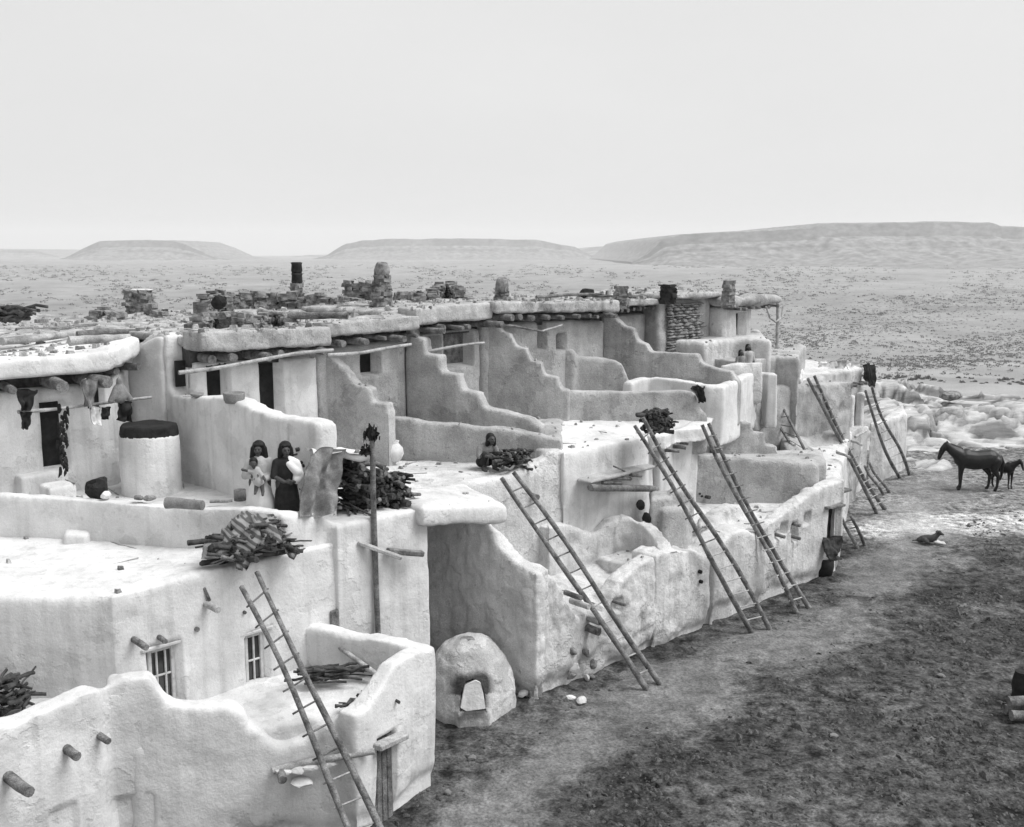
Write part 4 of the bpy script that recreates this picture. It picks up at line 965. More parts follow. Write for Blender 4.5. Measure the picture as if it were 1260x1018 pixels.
# ------------------------------------------------------------------ firewood
def log_mesh(seed, seg=7):
    rnd = random.Random(seed); n = 5; pts = []; rr = []
    for i in range(n):
        t = i / (n - 1) - .5; pts.append((t, rnd.uniform(-.07, .07), rnd.uniform(-.07, .07))); rr.append(rnd.uniform(.36, .62) * .1 * (1 - .35 * t))
    V, Fc = tube(pts, rr, seg, .35, seed); return pydata(V, Fc)
LOGS = [log_mesh(i) for i in range(8)]
for k, l_ in enumerate(LOGS): l_.materials.append(M_DWOOD if k < 6 else M_WOOD)
def woodpile(loc, label, ex, ey, prof, n, rmin=.035, rmax=.07, lmin=.5, lmax=1.0, seed=0, along=.35, dark=False, back=0):
    """logs heaped under a height profile prof(u), u in 0..1 along ex; ex, ey are horizontal vectors"""
    rnd = random.Random(seed); root = thing('firewood_pile', loc, label, 'firewood'); loc = Vector(loc)
    for i in range(n):
        u = rnd.random(); h = prof(u); z = h * rnd.random() ** .8; v = rnd.uniform(-.5, .5) * (1 - .45 * z / max(h, .1))
        if back and u < back: v = abs(v) * .7 + .1
        c = loc + ex * (u - .5) + ey * v + Vector((0, 0, z + .05))
        o = bpy.data.objects.new('log', LOGS[rnd.randrange(6 if dark else 8)]); COL.objects.link(o)
        L_ = rnd.uniform(lmin, lmax); r = rnd.uniform(rmin, rmax)
        d = (ex.normalized() if rnd.random() < along else ey.normalized()) + Vector((rnd.uniform(-.45, .45), rnd.uniform(-.45, .45), rnd.uniform(-.18, .22)))
        o.location = c; o.rotation_euler = d.to_track_quat('X', 'Z').to_euler(); o.scale = (L_, r / .05, r / .05)
        setparent(o, root)
    return root
EX = US.copy(); EY = -NS.copy()
woodpile(AB(-2.98, 1.75, 4.17), 'large dark firewood stack on the terrace edge, half covered by a hanging blanket', EX * 1.95, EY * .9, lambda u: 1.32 if u < .4 else (1.0 if u < .6 else .66 - .3 * (u - .62)), 330, .018, .05, .4, .85, seed=3, along=.14, back=.33)
woodpile(P(306, 692, 3.95) + Vector((0, .25, 0)), 'low firewood heap under striped cloths at the lower terrace edge', EX * 1.15, EY * .85, lambda u: .6 - .5 * abs(u - .55), 110, .015, .04, .45, .95, seed=5, along=.7)
woodpile(P(628, 583, 4.1) + Vector((.05, .35, 0)), 'small firewood heap beside the crouching man', EX * .75, EY * .6, lambda u: .4, 60, .015, .04, .3, .65, seed=7, along=.3)
woodpile(P(808, 536, 4.62) + Vector((0, .15, 0)), 'black firewood heap against the long terrace wall', EX * .62, EY * .5, lambda u: .5, 110, .02, .05, .3, .5, seed=9, along=.3, dark=True)
woodpile(P(862, 613, 2.2) + Vector((0, .25, 0)), 'dark brushwood bundle at the foot of the long grey wall', EX * .55, EY * .5, lambda u: .38, 44, .02, .05, .4, .8, seed=11, along=.6, dark=True)
woodpile(PY(8, 400, 22.5), 'dark tangle of brush on the nearest roof at the left picture edge', Vector((1.0, .2, 0)), Vector((0, .6, 0)), lambda u: .3, 40, .02, .05, .4, .8, seed=13, along=.6, dark=True)
woodpile(P(405, 842, 1.92) + Vector((0, .1, 0)), 'dark brush bundle lying on the walled roof below the windows', Vector((.75, .1, 0)), Vector((0, .4, 0)), lambda u: .2, 36, .012, .03, .4, .75, seed=15, along=.9, dark=True)
woodpile(P(448, 870, 1.9) + Vector((.05, .1, 0)), 'flat litter of dark sticks by the curved front wall', EX * .8, EY * .3, lambda u: .06, 26, .012, .03, .3, .6, seed=16, along=.6, dark=True)
woodpile(P(2, 890, 2.28) + Vector((-.15, .3, 0)), 'black brush heap behind the lowest wall at the left picture edge', Vector((.8, .1, 0)), Vector((0, .6, 0)), lambda u: .5, 50, .015, .04, .4, .8, seed=17, along=.4, dark=True)

# ------------------------------------------------------------------ cloth
def cloth(name, corners, nu=18, nv=18, sag=.0, fold=.03, freq=3.0, thick=.012, m=None, label=None, cat='cloth', seed=0, group=None):
    """bilinear sheet between four corner points (u0v0, u1v0, u1v1, u0v1) with folds"""
    c = [Vector(v) for v in corners]; nrm = (c[1] - c[0]).cross(c[3] - c[0]).normalized()
    pts = np.array([[(1 - u) * (1 - v) * np.array(c[0]) + u * (1 - v) * np.array(c[1]) + u * v * np.array(c[2]) + (1 - u) * v * np.array(c[3]) for v in np.linspace(0, 1, nv)] for u in np.linspace(0, 1, nu)])
    U, V_ = np.meshgrid(np.linspace(0, 1, nu), np.linspace(0, 1, nv), indexing='ij')
    f = fold * (np.sin(U * freq * 6.28 + 2.5 * V_ + seed) * (.35 + .65 * V_) + .6 * np.sin(U * freq * 11 + seed * 2 - 3 * V_))
    nz = fold * 1.2 * fbm(np.stack([U.ravel() * 3, V_.ravel() * 3, np.full(U.size, seed * 1.3)], 1), 1.0, 3, seed).reshape(U.shape)
    pts = pts + np.array(nrm)[None, None] * (f + nz)[..., None]
    e1 = np.array((c[1] - c[0]).normalized()); e2 = np.array((c[3] - c[0]).normalized()); wq = np.stack([U.ravel() * 2.5 + 9, V_.ravel() * 2.5, np.full(U.size, seed * 2.1)], 1)
    size = min((c[1] - c[0]).length, (c[3] - c[0]).length) * .09
    pts = pts + e1 * (size * fbm(wq, 1.0, 2, seed + 3).reshape(U.shape))[..., None] + e2 * (size * fbm(wq, 1.0, 2, seed + 4).reshape(U.shape))[..., None]
    pts[..., 2] -= sag * np.sin(math.pi * U) * (1 - V_ * .3)
    id_ = np.arange(nu * nv).reshape(nu, nv); fc = np.stack([id_[:-1, :-1], id_[1:, :-1], id_[1:, 1:], id_[:-1, 1:]], -1).reshape(-1, 4)
    V0 = pts.reshape(-1, 3); V1 = V0 - np.array(nrm) * thick; N = len(V0)
    rim = list(id_[:, 0]) + list(id_[-1, 1:]) + list(id_[-2::-1, -1]) + list(id_[0, -2:0:-1])
    Fc = fc.tolist() + (fc[:, ::-1] + N).tolist() + [(rim[i], rim[(i + 1) % len(rim)], rim[(i + 1) % len(rim)] + N, rim[i] + N) for i in range(len(rim))]
    o = link(name, pydata(V0.tolist() + V1.tolist(), Fc), m)
    if label: tag(o, label, cat, group)
    return o
M_BLANKET = mat('woollen_blanket', .14, .27, 6, bump=.5, bscale=60, fine=.2)
M_DCLOTH = mat('dark_wool', .012, .035, 8, bump=.5, bscale=60)
M_WCLOTH = mat('white_cotton', .62, .74, 5, bump=.25, bscale=40)
M_GCLOTH = mat('grey_cotton', .32, .45, 5, bump=.3, bscale=40)
def striped(name, a, b_, scale, vec):
    m = bpy.data.materials.new(name); m.use_nodes = True; n = m.node_tree.nodes; L = m.node_tree.links; b = n['Principled BSDF']; b.inputs['Roughness'].default_value = .95
    g = n.new('ShaderNodeNewGeometry'); mp = n.new('ShaderNodeMapping'); mp.inputs['Rotation'].default_value = vec
    w = n.new('ShaderNodeTexWave'); w.inputs['Scale'].default_value = scale; w.inputs['Distortion'].default_value = 3.5; w.inputs['Detail Scale'].default_value = .6
    L.new(g.outputs['Position'], mp.inputs[0]); L.new(mp.outputs[0], w.inputs[0])
    r = n.new('ShaderNodeMapRange'); r.inputs[1].default_value = .3; r.inputs[2].default_value = .7; r.inputs[3].default_value = a; r.inputs[4].default_value = b_
    L.new(w.outputs[1], r.inputs[0]); c = n.new('ShaderNodeCombineColor')
    for i in range(3): L.new(r.outputs[0], c.inputs[i])
    L.new(c.outputs[0], b.inputs['Base Color']); return m
M_STRIPE = striped('striped_blanket', .07, .24, 3.4, (.4, .9, .3))
# blanket over the big stack: top flap and hanging front
zt = 5.62
tl, tr = VB(379, 557, 1.22), VB(424, 553, 1.22); bl, br = VB(374, 634, .98), VB(408, 634, .98)
bl_root = cloth('blanket', [tl, tr, br, bl], 34, 34, 0, .1, 1.15, .012, M_BLANKET, 'grey woollen blanket hanging over the front of the large firewood stack', 'blanket', 2)
fl = cloth('top_flap', [VB(396, 557, 1.25), VB(396, 557, 1.25) + EY * .5, VB(458, 556, 1.25) + EY * .45, VB(458, 563, 1.25)], 24, 20, .06, .06, 1.5, .012, M_WCLOTH, None, seed=4); setparent(fl, bl_root)
def drape(name, c, ex, ey, h, m, label, cat, seed=0, nu=40, nv=34, fold=.07, thick=.014):
    """cloth thrown over a heap: crown height h, edges hanging, folds running down"""
    U, V_ = np.meshgrid(np.linspace(-1, 1, nu), np.linspace(-1, 1, nv), indexing='ij'); r = np.sqrt(U ** 2 + V_ ** 2)
    p = np.stack([U.ravel() * 2 + seed, V_.ravel() * 2, np.zeros(U.size)], 1); n1 = fbm(p, 1.0, 4, seed).reshape(U.shape)
    ridge = 1 - np.abs(fbm(p * np.array([1, .35, 1]), 1.9, 3, seed + 5).reshape(U.shape)) * 2.2
    z = h * (1 - .8 * np.clip(r, 0, 1.25) ** 3) + fold * 1.6 * ridge * (.4 + .6 * np.clip(r, 0, 1)) + fold * n1
    k = 1 + .16 * n1
    pts = np.array(c)[None, None] + U[..., None] * k[..., None] * np.array(ex)[None, None] * .5 + V_[..., None] * k[..., None] * np.array(ey)[None, None] * .5
    pts[..., 2] += z
    id_ = np.arange(nu * nv).reshape(nu, nv); fc = np.stack([id_[:-1, :-1], id_[1:, :-1], id_[1:, 1:], id_[:-1, 1:]], -1).reshape(-1, 4); N = nu * nv
    V0 = pts.reshape(-1, 3); V1 = V0 - np.array([0, 0, thick]); rim = list(id_[:, 0]) + list(id_[-1, 1:]) + list(id_[-2::-1, -1]) + list(id_[0, -2:0:-1])
    Fc = fc.tolist() + (fc[:, ::-1] + N).tolist() + [(rim[i], rim[(i + 1) % len(rim)], rim[(i + 1) % len(rim)] + N, rim[i] + N) for i in range(len(rim))]
    return tag(link(name, pydata(V0.tolist() + V1.tolist(), Fc), m), label, cat)
c0 = P(306, 692, 3.95) + Vector((-.02, .28, .26))
drape('striped_blanket', c0, EX * 1.15 + EY * .1, EY * .95, .46, M_STRIPE, 'striped blanket thrown over the low firewood heap', 'blanket', 6, fold=.045)
cloth('hide', [VB(248, 690, .95), VB(300, 694, .9), VB(318, 672, 1.0), VB(252, 668, 1.1)], 18, 14, -.08, .05, 1.2, .014, M_BLANKET, 'rolled grey hide at the left end of the low firewood heap', 'hide', 8)
cloth('hide', [P(851, 478, 5.45), P(868, 474, 5.45), P(867, 495, 4.95), P(857, 494, 4.95)], 12, 12, 0, .05, 1.4, .03, M_DCLOTH, 'black hide hanging over the end of the long terrace wall', 'hide', 9)
# hides and cloths on the last house
def on8(px, py, k=.18): return VPL(px, py, r8[0], r8[3]) + n8 * k
cloth('hanging_cloth', [on8(1002, 444), on8(1014, 443), on8(1013, 452), on8(1002, 452)], 10, 10, 0, .04, 1.5, .03, M_WCLOTH, 'white cloth at the left end of the last roof edge', 'cloth', 11)
cloth('hanging_cloth', [on8(1015, 444), on8(1034, 443), on8(1033, 454), on8(1015, 453)], 12, 10, 0, .05, 1.8, .03, M_GCLOTH, 'grey folded cloths in the middle of the last roof edge', 'cloth', 12)
cloth('hanging_cloth', [on8(1035, 445), on8(1051, 446), on8(1050, 452), on8(1035, 454)], 12, 10, 0, .05, 1.8, .03, M_WCLOTH, 'pale cloth beside the dark hide on the last roof edge', 'cloth', 13)
cloth('hide', [on8(1055, 448, .24), on8(1067, 447, .24), on8(1068, 476, .24), on8(1060, 475, .24)], 14, 16, 0, .05, 1.4, .03, M_DCLOTH, 'dark hide hanging down the corner of the last roof', 'hide', 14)

# ------------------------------------------------------------------ drying poles and what hangs on them
def dry(p, q, label, r=.04, seed=0, bend=.012, m=None):
    o = pole('drying_pole', p, q, r, r * .8, m or M_LWOOD, None, bend, seed, 8, 12, .25); tag(o, label, 'pole', 'drying poles'); return o
H1T, H1F = AB(-12, 6.5), AB(-5, 6.5)
dry(VPL(22, 507, H1T, H1F), VPL(186, 489, AB(-8, 6.3), AB(-4, 6.9)), 'peeled pole hung with dark garments across the nearest upper doorway', .035, 1)
dry(VB(220, 459, 6.0), VB(410, 431, 5.6), 'long sagging pole strung across the room with the wicker basket', .045, 2, .02)
dry(VB(403, 437, 6.0), VB(506, 424, 5.7), 'pale pole before the round dark window', .045, 3, .015)
dry(VB(524, 433, 6.1), VB(596, 422, 5.8), 'pole before the room right of the tall stone chimney', .04, 4, .02)
dry(VB(617, 400, 6.0), VB(668, 408, 5.9), 'dark sagging pole under the wide brush eave', .035, 5, .01, M_WOOD)
dry(VB(666, 408, 5.95), VB(692, 400, 5.8), 'short pale pole propped against the sagging one', .03, 6, .01)
def strip(px0, py0, px1, py1, label, m=None, nu=8, nv=14, T=H1T, F=H1F, seed=0, taper=.6, k=.05, name='garment'):
    n = NS * k; w = (px1 - px0) * (1 - taper) / 2
    return cloth(name, [VPL(px0, py0, T, F) + n, VPL(px1, py0, T, F) + n, VPL(px1 - w, py1, T, F) + n, VPL(px0 + w, py1, T, F) + n], nu, nv, 0, .06, 1.3, .05, m or M_DCLOTH, label, 'garment', seed)
strip(18, 478, 42, 506, 'dark garment with spread arms hung left of the nearest upper doorway', seed=21)
strip(23, 506, 36, 528, 'narrow dark strip hanging from the left end of the garment pole', seed=22)
strip(98, 466, 118, 500, 'folded dark cloth under the eave right of the upper doorway', M_BLANKET, seed=23)
strip(119, 500, 134, 516, 'small dark pouch on the garment pole', seed=24, taper=.8)
strip(142, 494, 161, 518, 'dark fringed leggings on the garment pole beside the grain bin', seed=25, taper=.7)
strip(110, 500, 122, 522, 'white rag hanging from the garment pole', M_WCLOTH, seed=26, taper=.7)
# shirt-shaped bundle above the leggings
bundle = capsules([((0, 0, 0), .13, (0, 0, .18), .1), ((-.05, 0, .2), .07, (-.2, -.03, -.05), .06), ((.05, 0, .2), .07, (.2, -.03, -.05), .06), ((0, 0, .3), .06, (0, 0, .36), .05)], .02)
o = link('shirt', place(bundle, VPL(146, 489, H1T, H1F) + NS * .05, .78), M_BLANKET); tag(o, 'stuffed looking shirt hung over the garment pole beside the grain bin', 'shirt')
# string of dried pods by the doorway
rnd = random.Random(4); V = []; Fc = []
for i in range(60):
    t = i / 60; c = VPL(76 + rnd.uniform(-6, 6) * (1 if t < .6 else .7), 500 + t * 84, H1T, H1F) + NS * rnd.uniform(0, .1)
    v, f = tube([c + Vector((0, 0, .05)), c, c + Vector((rnd.uniform(-.04, .04), 0, -.07))], [.02, .03, .008], 6); b0 = len(V); V += v; Fc += [tuple(k + b0 for k in g) for g in f]
tag(link('chile_string', pydata(V, Fc), M_DCLOTH), 'long string of dark dried pods hanging beside the nearest upper doorway', 'chile string')

# ------------------------------------------------------------------ grain bin, pots, baskets on the terraces
bc = P(176, 612, 4.17) + Vector((0, .55, 0))
gb = thing('grain_bin', bc, 'round whitewashed grain bin with a dark woven top in the terrace corner', 'bin')
bm = bmesh.new(); bmesh.ops.create_cone(bm, cap_ends=True, segments=28, radius1=.60, radius2=.56, depth=1.3, matrix=Matrix.Translation(bc + Vector((0, 0, .55))))
adobe('bin_body', bm, M_WHITE, gb, voxel=.05, it=3, amp=.03, rough=.01)
bm = bmesh.new(); bmesh.ops.create_cone(bm, cap_ends=True, segments=28, radius1=.56, radius2=.53, depth=.26, matrix=Matrix.Translation(bc + Vector((0, 0, 1.25))))
adobe('woven_top', bm, M_DARK, gb, voxel=.035, it=1, amp=.02, rough=.02)
M_CLAY = mat('fired_clay', .16, .30, 4, bump=.3, bscale=20); M_SOOT = mat('sooty_clay', .015, .05, 5, bump=.4, bscale=20)
def lathe(prof, seg=20, wob=0, seed=0):
    rnd = random.Random(seed); V = []; Fc = []
    for r, z in prof:
        for k in range(seg): V.append((r * math.cos(6.28318 * k / seg) * (1 + wob * (rnd.random() - .5)), r * math.sin(6.28318 * k / seg) * (1 + wob * (rnd.random() - .5)), z))
    for i in range(len(prof) - 1):
        for k in range(seg): Fc.append((i * seg + k, i * seg + (k + 1) % seg, (i + 1) * seg + (k + 1) % seg, (i + 1) * seg + k))
    Fc.append(tuple(range(seg))[::-1]); Fc.append(tuple((len(prof) - 1) * seg + k for k in range(seg)))
    return pydata(V, Fc)
def pot(name, loc, prof, m, label, cat, scale=1.0, tilt=(0, 0, 0), parent=None, wob=.02):
    o = link(name, lathe(prof, 20, wob), m); o.location = loc; o.scale = (scale,) * 3; o.rotation_euler = tilt
    if parent is None: tag(o, label, cat)
    else: setparent(o, parent)
    return o
JAR = [(.10, 0), (.20, .08), (.26, .22), (.24, .36), (.15, .46), (.13, .5), (.15, .54), (.12, .53), (.10, .44), (.02, .4)]
BOWL = [(.08, 0), (.15, .04), (.18, .10), (.165, .10), (.10, .04), (.01, .03)]
BASK = [(.20, 0), (.235, .08), (.25, .2), (.255, .24), (.23, .24), (.21, .08), (.02, .05)]
pot('wicker_basket', VPL(289, 496, Vector((-7.0, 22.0, 0)), Vector((-3.45, 18.45, 0))) + Vector((-.05, .15, -.02)), BASK, M_BLANKET, 'round wicker basket standing on the broad white wall', 'basket', .85)
pot('clay_bowl', VPL(243, 490, Vector((-7.0, 22.0, 0)), Vector((-3.45, 18.45, 0))) + Vector((-.05, .15, 0)), BOWL, M_CLAY, 'small clay bowl on the broad white wall left of the basket', 'bowl', .8)
o = link('dark_bundle', rock_mesh(91, 3, .46, .4, .46, .45), M_DCLOTH); o.location = P(114, 612, 4.62) + Vector((0, .2, .1)); tag(o, 'low dark huddled bundle on the terrace parapet below the upper doorway', 'bundle')
pot('clay_jar', P(483, 571, 4.1) + Vector((0, .2, 0)), JAR, M_PALE, 'pale clay jar on the terrace behind the firewood post', 'jar', .95)
pot('tin_box', P(292, 617, 4.6) + Vector((0, .2, -.03)), [(.12, 0), (.12, .22), (.11, .22), (.11, .03), (.01, .03)], M_BLANKET, 'small tin pail on the parapet left of the woman with the baby', 'pail', .9)
def stone(loc, s, label, rz=0, m=None, k=0, flat=1.0, name='stone', cat='stone', group=None):
    o = bpy.data.objects.new(name, ROCKS[k % 8].copy()); COL.objects.link(o); o.data.materials.append(m or M_PALE); o.location = loc; o.scale = (s, s, s * flat); o.rotation_euler = (0, 0, rz); return tag(o, label, cat, group)
stone(P(128, 615, 4.62) + Vector((0, .1, .06)), .24, 'pale stone propped against the dark huddled bundle', 1, k=2)
stone(P(168, 618, 4.62) + Vector((0, .1, .06)), .2, 'dark speckled stone on the parapet below the grain bin', 2, M_STONE, 3)
stone(P(182, 618, 4.62) + Vector((0, .1, .05)), .24, 'grey speckled stone on the parapet, right of the dark one', .5, M_STONE, 4)
o = pole('rolled_mat', P(202, 621, 4.72) + Vector((0, .12, 0)), P(247, 624, 4.72) + Vector((0, .12, 0)), .1, .085, M_BLANKET, None, .01, 5, 12, 6, .1); tag(o, 'rolled grey mat lying along the terrace parapet', 'mat')
o = pole('stick', P(256, 619, 4.7) + Vector((0, .1, 0)), P(284, 618, 4.7) + Vector((0, .1, 0)), .03, .025, M_WOOD, None, .02, 6, 7, 5); tag(o, 'thin stick on the parapet between the mat and the pail', 'stick')
o = pole('leaning_pole', VB(395, 780, .9), Vector((-2.05, 16.6, 1.95)), .035, .055, M_LWOOD, None, .01, 7, 8, 7); tag(o, 'peeled pole slanting down from the wall onto the walled roof', 'pole')
o = pole('floor_pole', P(424, 825, 1.98), P(482, 823, 1.98), .035, .03, M_WOOD, None, .01, 8, 8, 6); tag(o, 'thin pole lying along the back of the walled roof', 'pole')
# post with a tied bundle of leaves before the big stack
pb = VB(466, 790, .86); pt = VB(458, 535, .86); px_ = Vector((pb.x, pb.y, 0))
tp = thing('firewood_post', px_, 'tall post tied with a dark bundle, standing before the big firewood stack', 'post')
pole('post', (pb.x, pb.y, -.1), (pt.x, pt.y, pt.z), .055, .05, M_WOOD, tp, .006, 9, 9, 12, .2)
o = link('tied_bundle', BUSH[2].copy(), None); o.data.materials.clear(); o.data.materials.append(M_DCLOTH); o.location = pt + Vector((-.03, 0, -.1)); o.scale = (.16, .16, .26); setparent(o, tp)
o = link('tied_bundle', BUSH[1].copy(), None); o.data.materials.clear(); o.data.materials.append(M_DCLOTH); o.location = pt + Vector((-.13, 0, -.38)); o.scale = (.13, .13, .18); setparent(o, tp)

# ------------------------------------------------------------------ domed oven
oc = P(577, 884, 0) + Vector((.0, .62, 0))
ov = thing('bread_oven', oc, 'domed adobe bread oven in the corner below the crumbling wall', 'oven')
bm = bmesh.new(); pr = [(.90, -.3), (.90, .12), (.87, .45), (.82, .75), (.70, 1.05), (.52, 1.27), (.28, 1.4), (.05, 1.44)]
pv_ = [[bm.verts.new((oc.x + r_ * math.cos(6.28318 * k / 36), oc.y + r_ * .96 * math.sin(6.28318 * k / 36), z_)) for k in range(36)] for r_, z_ in pr]
for i in range(len(pr) - 1):
    for k in range(36): bm.faces.new((pv_[i][k], pv_[i][(k + 1) % 36], pv_[i + 1][(k + 1) % 36], pv_[i + 1][k]))
bm.faces.new(pv_[0][::-1]); bm.faces.new(pv_[-1])
nO = Vector((.12, -1, 0)).normalized(); uO = Vector((1, .12, 0)).normalized()
bm_box(bm, oc + nO * .78 + Vector((0, 0, .1)), uO, nO, .62, .32, .45)
me = remesh(bm, .04, 5); co = getco(me); no = getno(me)
co2 = co + no * (.05 * fbm(co, 1.6, 3, 7) + .012 * fbm(co, 8, 3, 8))[:, None]
setco(me, co2); dm = mat('sooty_oven_plaster', .40, .62, 2.4, bump=1.0, bscale=12, streak=.2, spots=.4, fine=.2, patch=.2)
dc = oc + Vector((-.02, 0, .55))
bm = bmesh.new(); arch = [(-.28, -.32), (.28, -.32), (.25, .05), (.17, .27), (.03, .34), (-.12, .30), (-.23, .08)]         # the mouth is cut through the thick wall
v0 = [bm.verts.new(dc + uO * x_ + Vector((0, 0, z_)) + nO * 1.6) for x_, z_ in arch]; v1 = [bm.verts.new(dc + uO * x_ * .8 + Vector((0, 0, z_ * .8)) - nO * .35) for x_, z_ in arch]
bm.faces.new(v0); bm.faces.new(v1[::-1])
for i in range(7): bm.faces.new((v0[i], v1[i], v1[(i + 1) % 7], v0[(i + 1) % 7]))
ct = bpy.data.objects.new('tmp_cut', mesh_of(bm)); to = bpy.data.objects.new('tmp_dome', me); COL.objects.link(ct); COL.objects.link(to)
bo = to.modifiers.new('b', 'BOOLEAN'); bo.operation = 'DIFFERENCE'; bo.object = ct; bo.solver = 'EXACT'
dg_ = bpy.context.evaluated_depsgraph_get(); dg_.update(); me = bpy.data.meshes.new_from_object(to.evaluated_get(dg_)); bpy.data.objects.remove(to); bpy.data.objects.remove(ct)
me.materials.clear(); smooth(me); link('dome', me, dm, ov)
co = getco(me); r = co - np.array(dc); du = r @ np.array(uO); dz = r[:, 2]; dn = r @ np.array(nO)
dd = np.hypot(np.maximum(np.abs(du) - .2, 0), np.maximum(np.maximum(dz - .22, -.3 - dz), 0)) - np.where(dz > 0, .12, 0)
so_ = np.clip(1 - dd / (.16 + .06 * fbm(co, 5, 2, 3)), 0, 1) * (dn > -.4)
sa = me.attributes.new('soil', 'FLOAT', 'POINT'); sa.data.foreach_set('value', so_.astype(float))       # smoke stain round the mouth
mn = dm.node_tree.nodes; ml = dm.node_tree.links; sa_ = mn.new('ShaderNodeAttribute'); sa_.attribute_name = 'soil'; mr_ = mn.new('ShaderNodeMapRange'); mr_.inputs[3].default_value = 1; mr_.inputs[4].default_value = .12; ml.new(sa_.outputs['Fac'], mr_.inputs[0])
cc_ = [q_ for q_ in mn if q_.bl_idname == 'ShaderNodeCombineColor'][0]; old_ = cc_.inputs[0].links[0].from_socket
mm_ = mn.new('ShaderNodeMath'); mm_.operation = 'MULTIPLY'; ml.new(old_, mm_.inputs[0]); ml.new(mr_.outputs[0], mm_.inputs[1])
for i in range(3): ml.new(mm_.outputs[0], cc_.inputs[i])
bm = bmesh.new(); dq = oc + nO * .86 + Vector((-.01, 0, .28))
vs = [dq + uO * a + Vector((0, 0, z)) - nO * (.10 * (z > .2)) for a, z in ((-.25, .05), (-.13, -.03), (.25, 0), (.17, .5), (.06, .56), (-.16, .47))]
f = bm.faces.new([bm.verts.new(v) for v in vs]); e = bmesh.ops.extrude_face_region(bm, geom=[f]); bmesh.ops.translate(bm, vec=-nO * .07, verts=[v for v in e['geom'] if isinstance(v, bmesh.types.BMVert)])
bmesh.ops.bevel(bm, geom=bm.edges[:], offset=.012, segments=1, affect='EDGES'); link('oven_stone', mesh_of(bm), M_PALE, ov)
o = link('vent_stone', ROCKS[3].copy(), M_STONE); o.location = oc + Vector((-.02, -.1, 1.42)); o.scale = (.34, .3, .16); setparent(o, ov)

# ------------------------------------------------------------------ chimneys and masonry on the roofs
def bm_rock(bm, c, u, n, w, h, t, rnd):
    """one split slab, roughly w x t x h, with uneven corners"""
    c = Vector(c); u = Vector(u); n = Vector(n); k = Vector((0, 0, 1)); tw = rnd.uniform(-.12, .12); u = (u + k * tw).normalized()
    j = lambda: 1 + rnd.uniform(-.3, .16); vs = []
    for sz in (-.5, .5):
        for su, sn in ((-.5, -.5), (.5, -.5), (.5, .5), (-.5, .5)): vs.append(bm.verts.new(c + u * (su * w * j()) + n * (sn * t * j()) + k * (sz * h * j())))
    for f in ((0, 3, 2, 1), (4, 5, 6, 7), (0, 1, 5, 4), (1, 2, 6, 5), (2, 3, 7, 6), (3, 0, 4, 7)): bm.faces.new([vs[i] for i in f])
def stack_mesh(base, r0, r1, h, seed=0, square=False, ch=.085):
    rnd = random.Random(seed); bm = bmesh.new(); z = 0
    bmesh.ops.create_cone(bm, cap_ends=True, segments=9, radius1=r0 * .92, radius2=r1 * .92, depth=h, matrix=Matrix.Translation(base + Vector((0, 0, h / 2))))
    while z < h:
        hh = ch * rnd.uniform(.5, 1.6); r = r0 + (r1 - r0) * z / h; n = max(4, int(6.28 * r / .26)); a0 = rnd.uniform(0, 6)
        for k in range(n):
            a = a0 + 6.283 * (k + rnd.uniform(-.25, .25)) / n; d = Vector((math.cos(a), math.sin(a), 0)); rr = r * rnd.uniform(.84, 1.12)
            if square: rr *= 1 / max(abs(d.x), abs(d.y)) * .88
            bm_rock(bm, base + d * (rr - .09) + Vector((0, 0, z + hh / 2)), Vector((-d.y, d.x, 0)), d, 6.283 * rr / n * rnd.uniform(.8, 1.05), hh, .22, rnd)
        z += hh * .92
    return mesh_of(bm)
def chimney(px, py, z, r0, r1, h, label, top=None, seed=0, square=False, m=None):
    b = P(px, py, z); root = thing('chimney', b, label, 'chimney', 'chimneys on the flat roofs')
    link('stonework', stack_mesh(b - Vector((0, 0, .2)), r0, r1, h + .2, seed, square), m or M_STONE, root)
    if top == 'pot':
        o = link('chimney_pot', lathe([(.21, 0), (.2, .12), (.215, .2), (.17, .36), (.14, .42), (.12, .36), (.02, .1)], 14, .16, seed), M_STONE); o.location = b + Vector((0, 0, h - .02)); o.rotation_euler = (.12, .1, 0); setparent(o, root)
    if top == 'darkpots':
        for i in range(2):
            o = link('chimney_pot', lathe([(.15, 0), (.19, .12), (.17, .32), (.2, .38), (.14, .4), (.1, .3), (.02, .1)], 14, .08, seed + i), M_SOOT); o.location = b + Vector((0, 0, h + .36 * i - .02)); setparent(o, root)
    if top == 'slab':
        o = link('cap_slab', ROCKS[1].copy(), M_PALE); o.location = b + Vector((0, 0, h + .04)); o.scale = (r1 * 2.5, r1 * 2.6, .14); setparent(o, root)
    return root
chimney(173, 390, 7.15, .42, .34, .72, 'squat square stone chimney with a pale cap slab, leftmost on the roofs', 'slab', 1, True)
chimney(366, 362, 7.6, .2, .17, .32, 'slim chimney topped by two stacked black pots', 'darkpots', 2)
chimney(470, 388, 7.3, .33, .2, 1.02, 'tall tapering stone chimney with a leaning pale pot', 'pot', 3)
chimney(617, 364, 7.65, .22, .16, .16, 'short chimney with a round pot behind the roof of the stepped wall', 'pot', 4)
chimney(764, 372, 7.5, .2, .18, .42, 'small plain chimney right of the wide brush eave', None, 5)
chimney(822, 366, 7.65, .22, .2, .36, 'dark stubby chimney above the stone-patched room', None, 6, m=M_SOOT)
chimney(896, 370, 7.6, .17, .15, .5, 'small chimney near the far brush roof', None, 7)
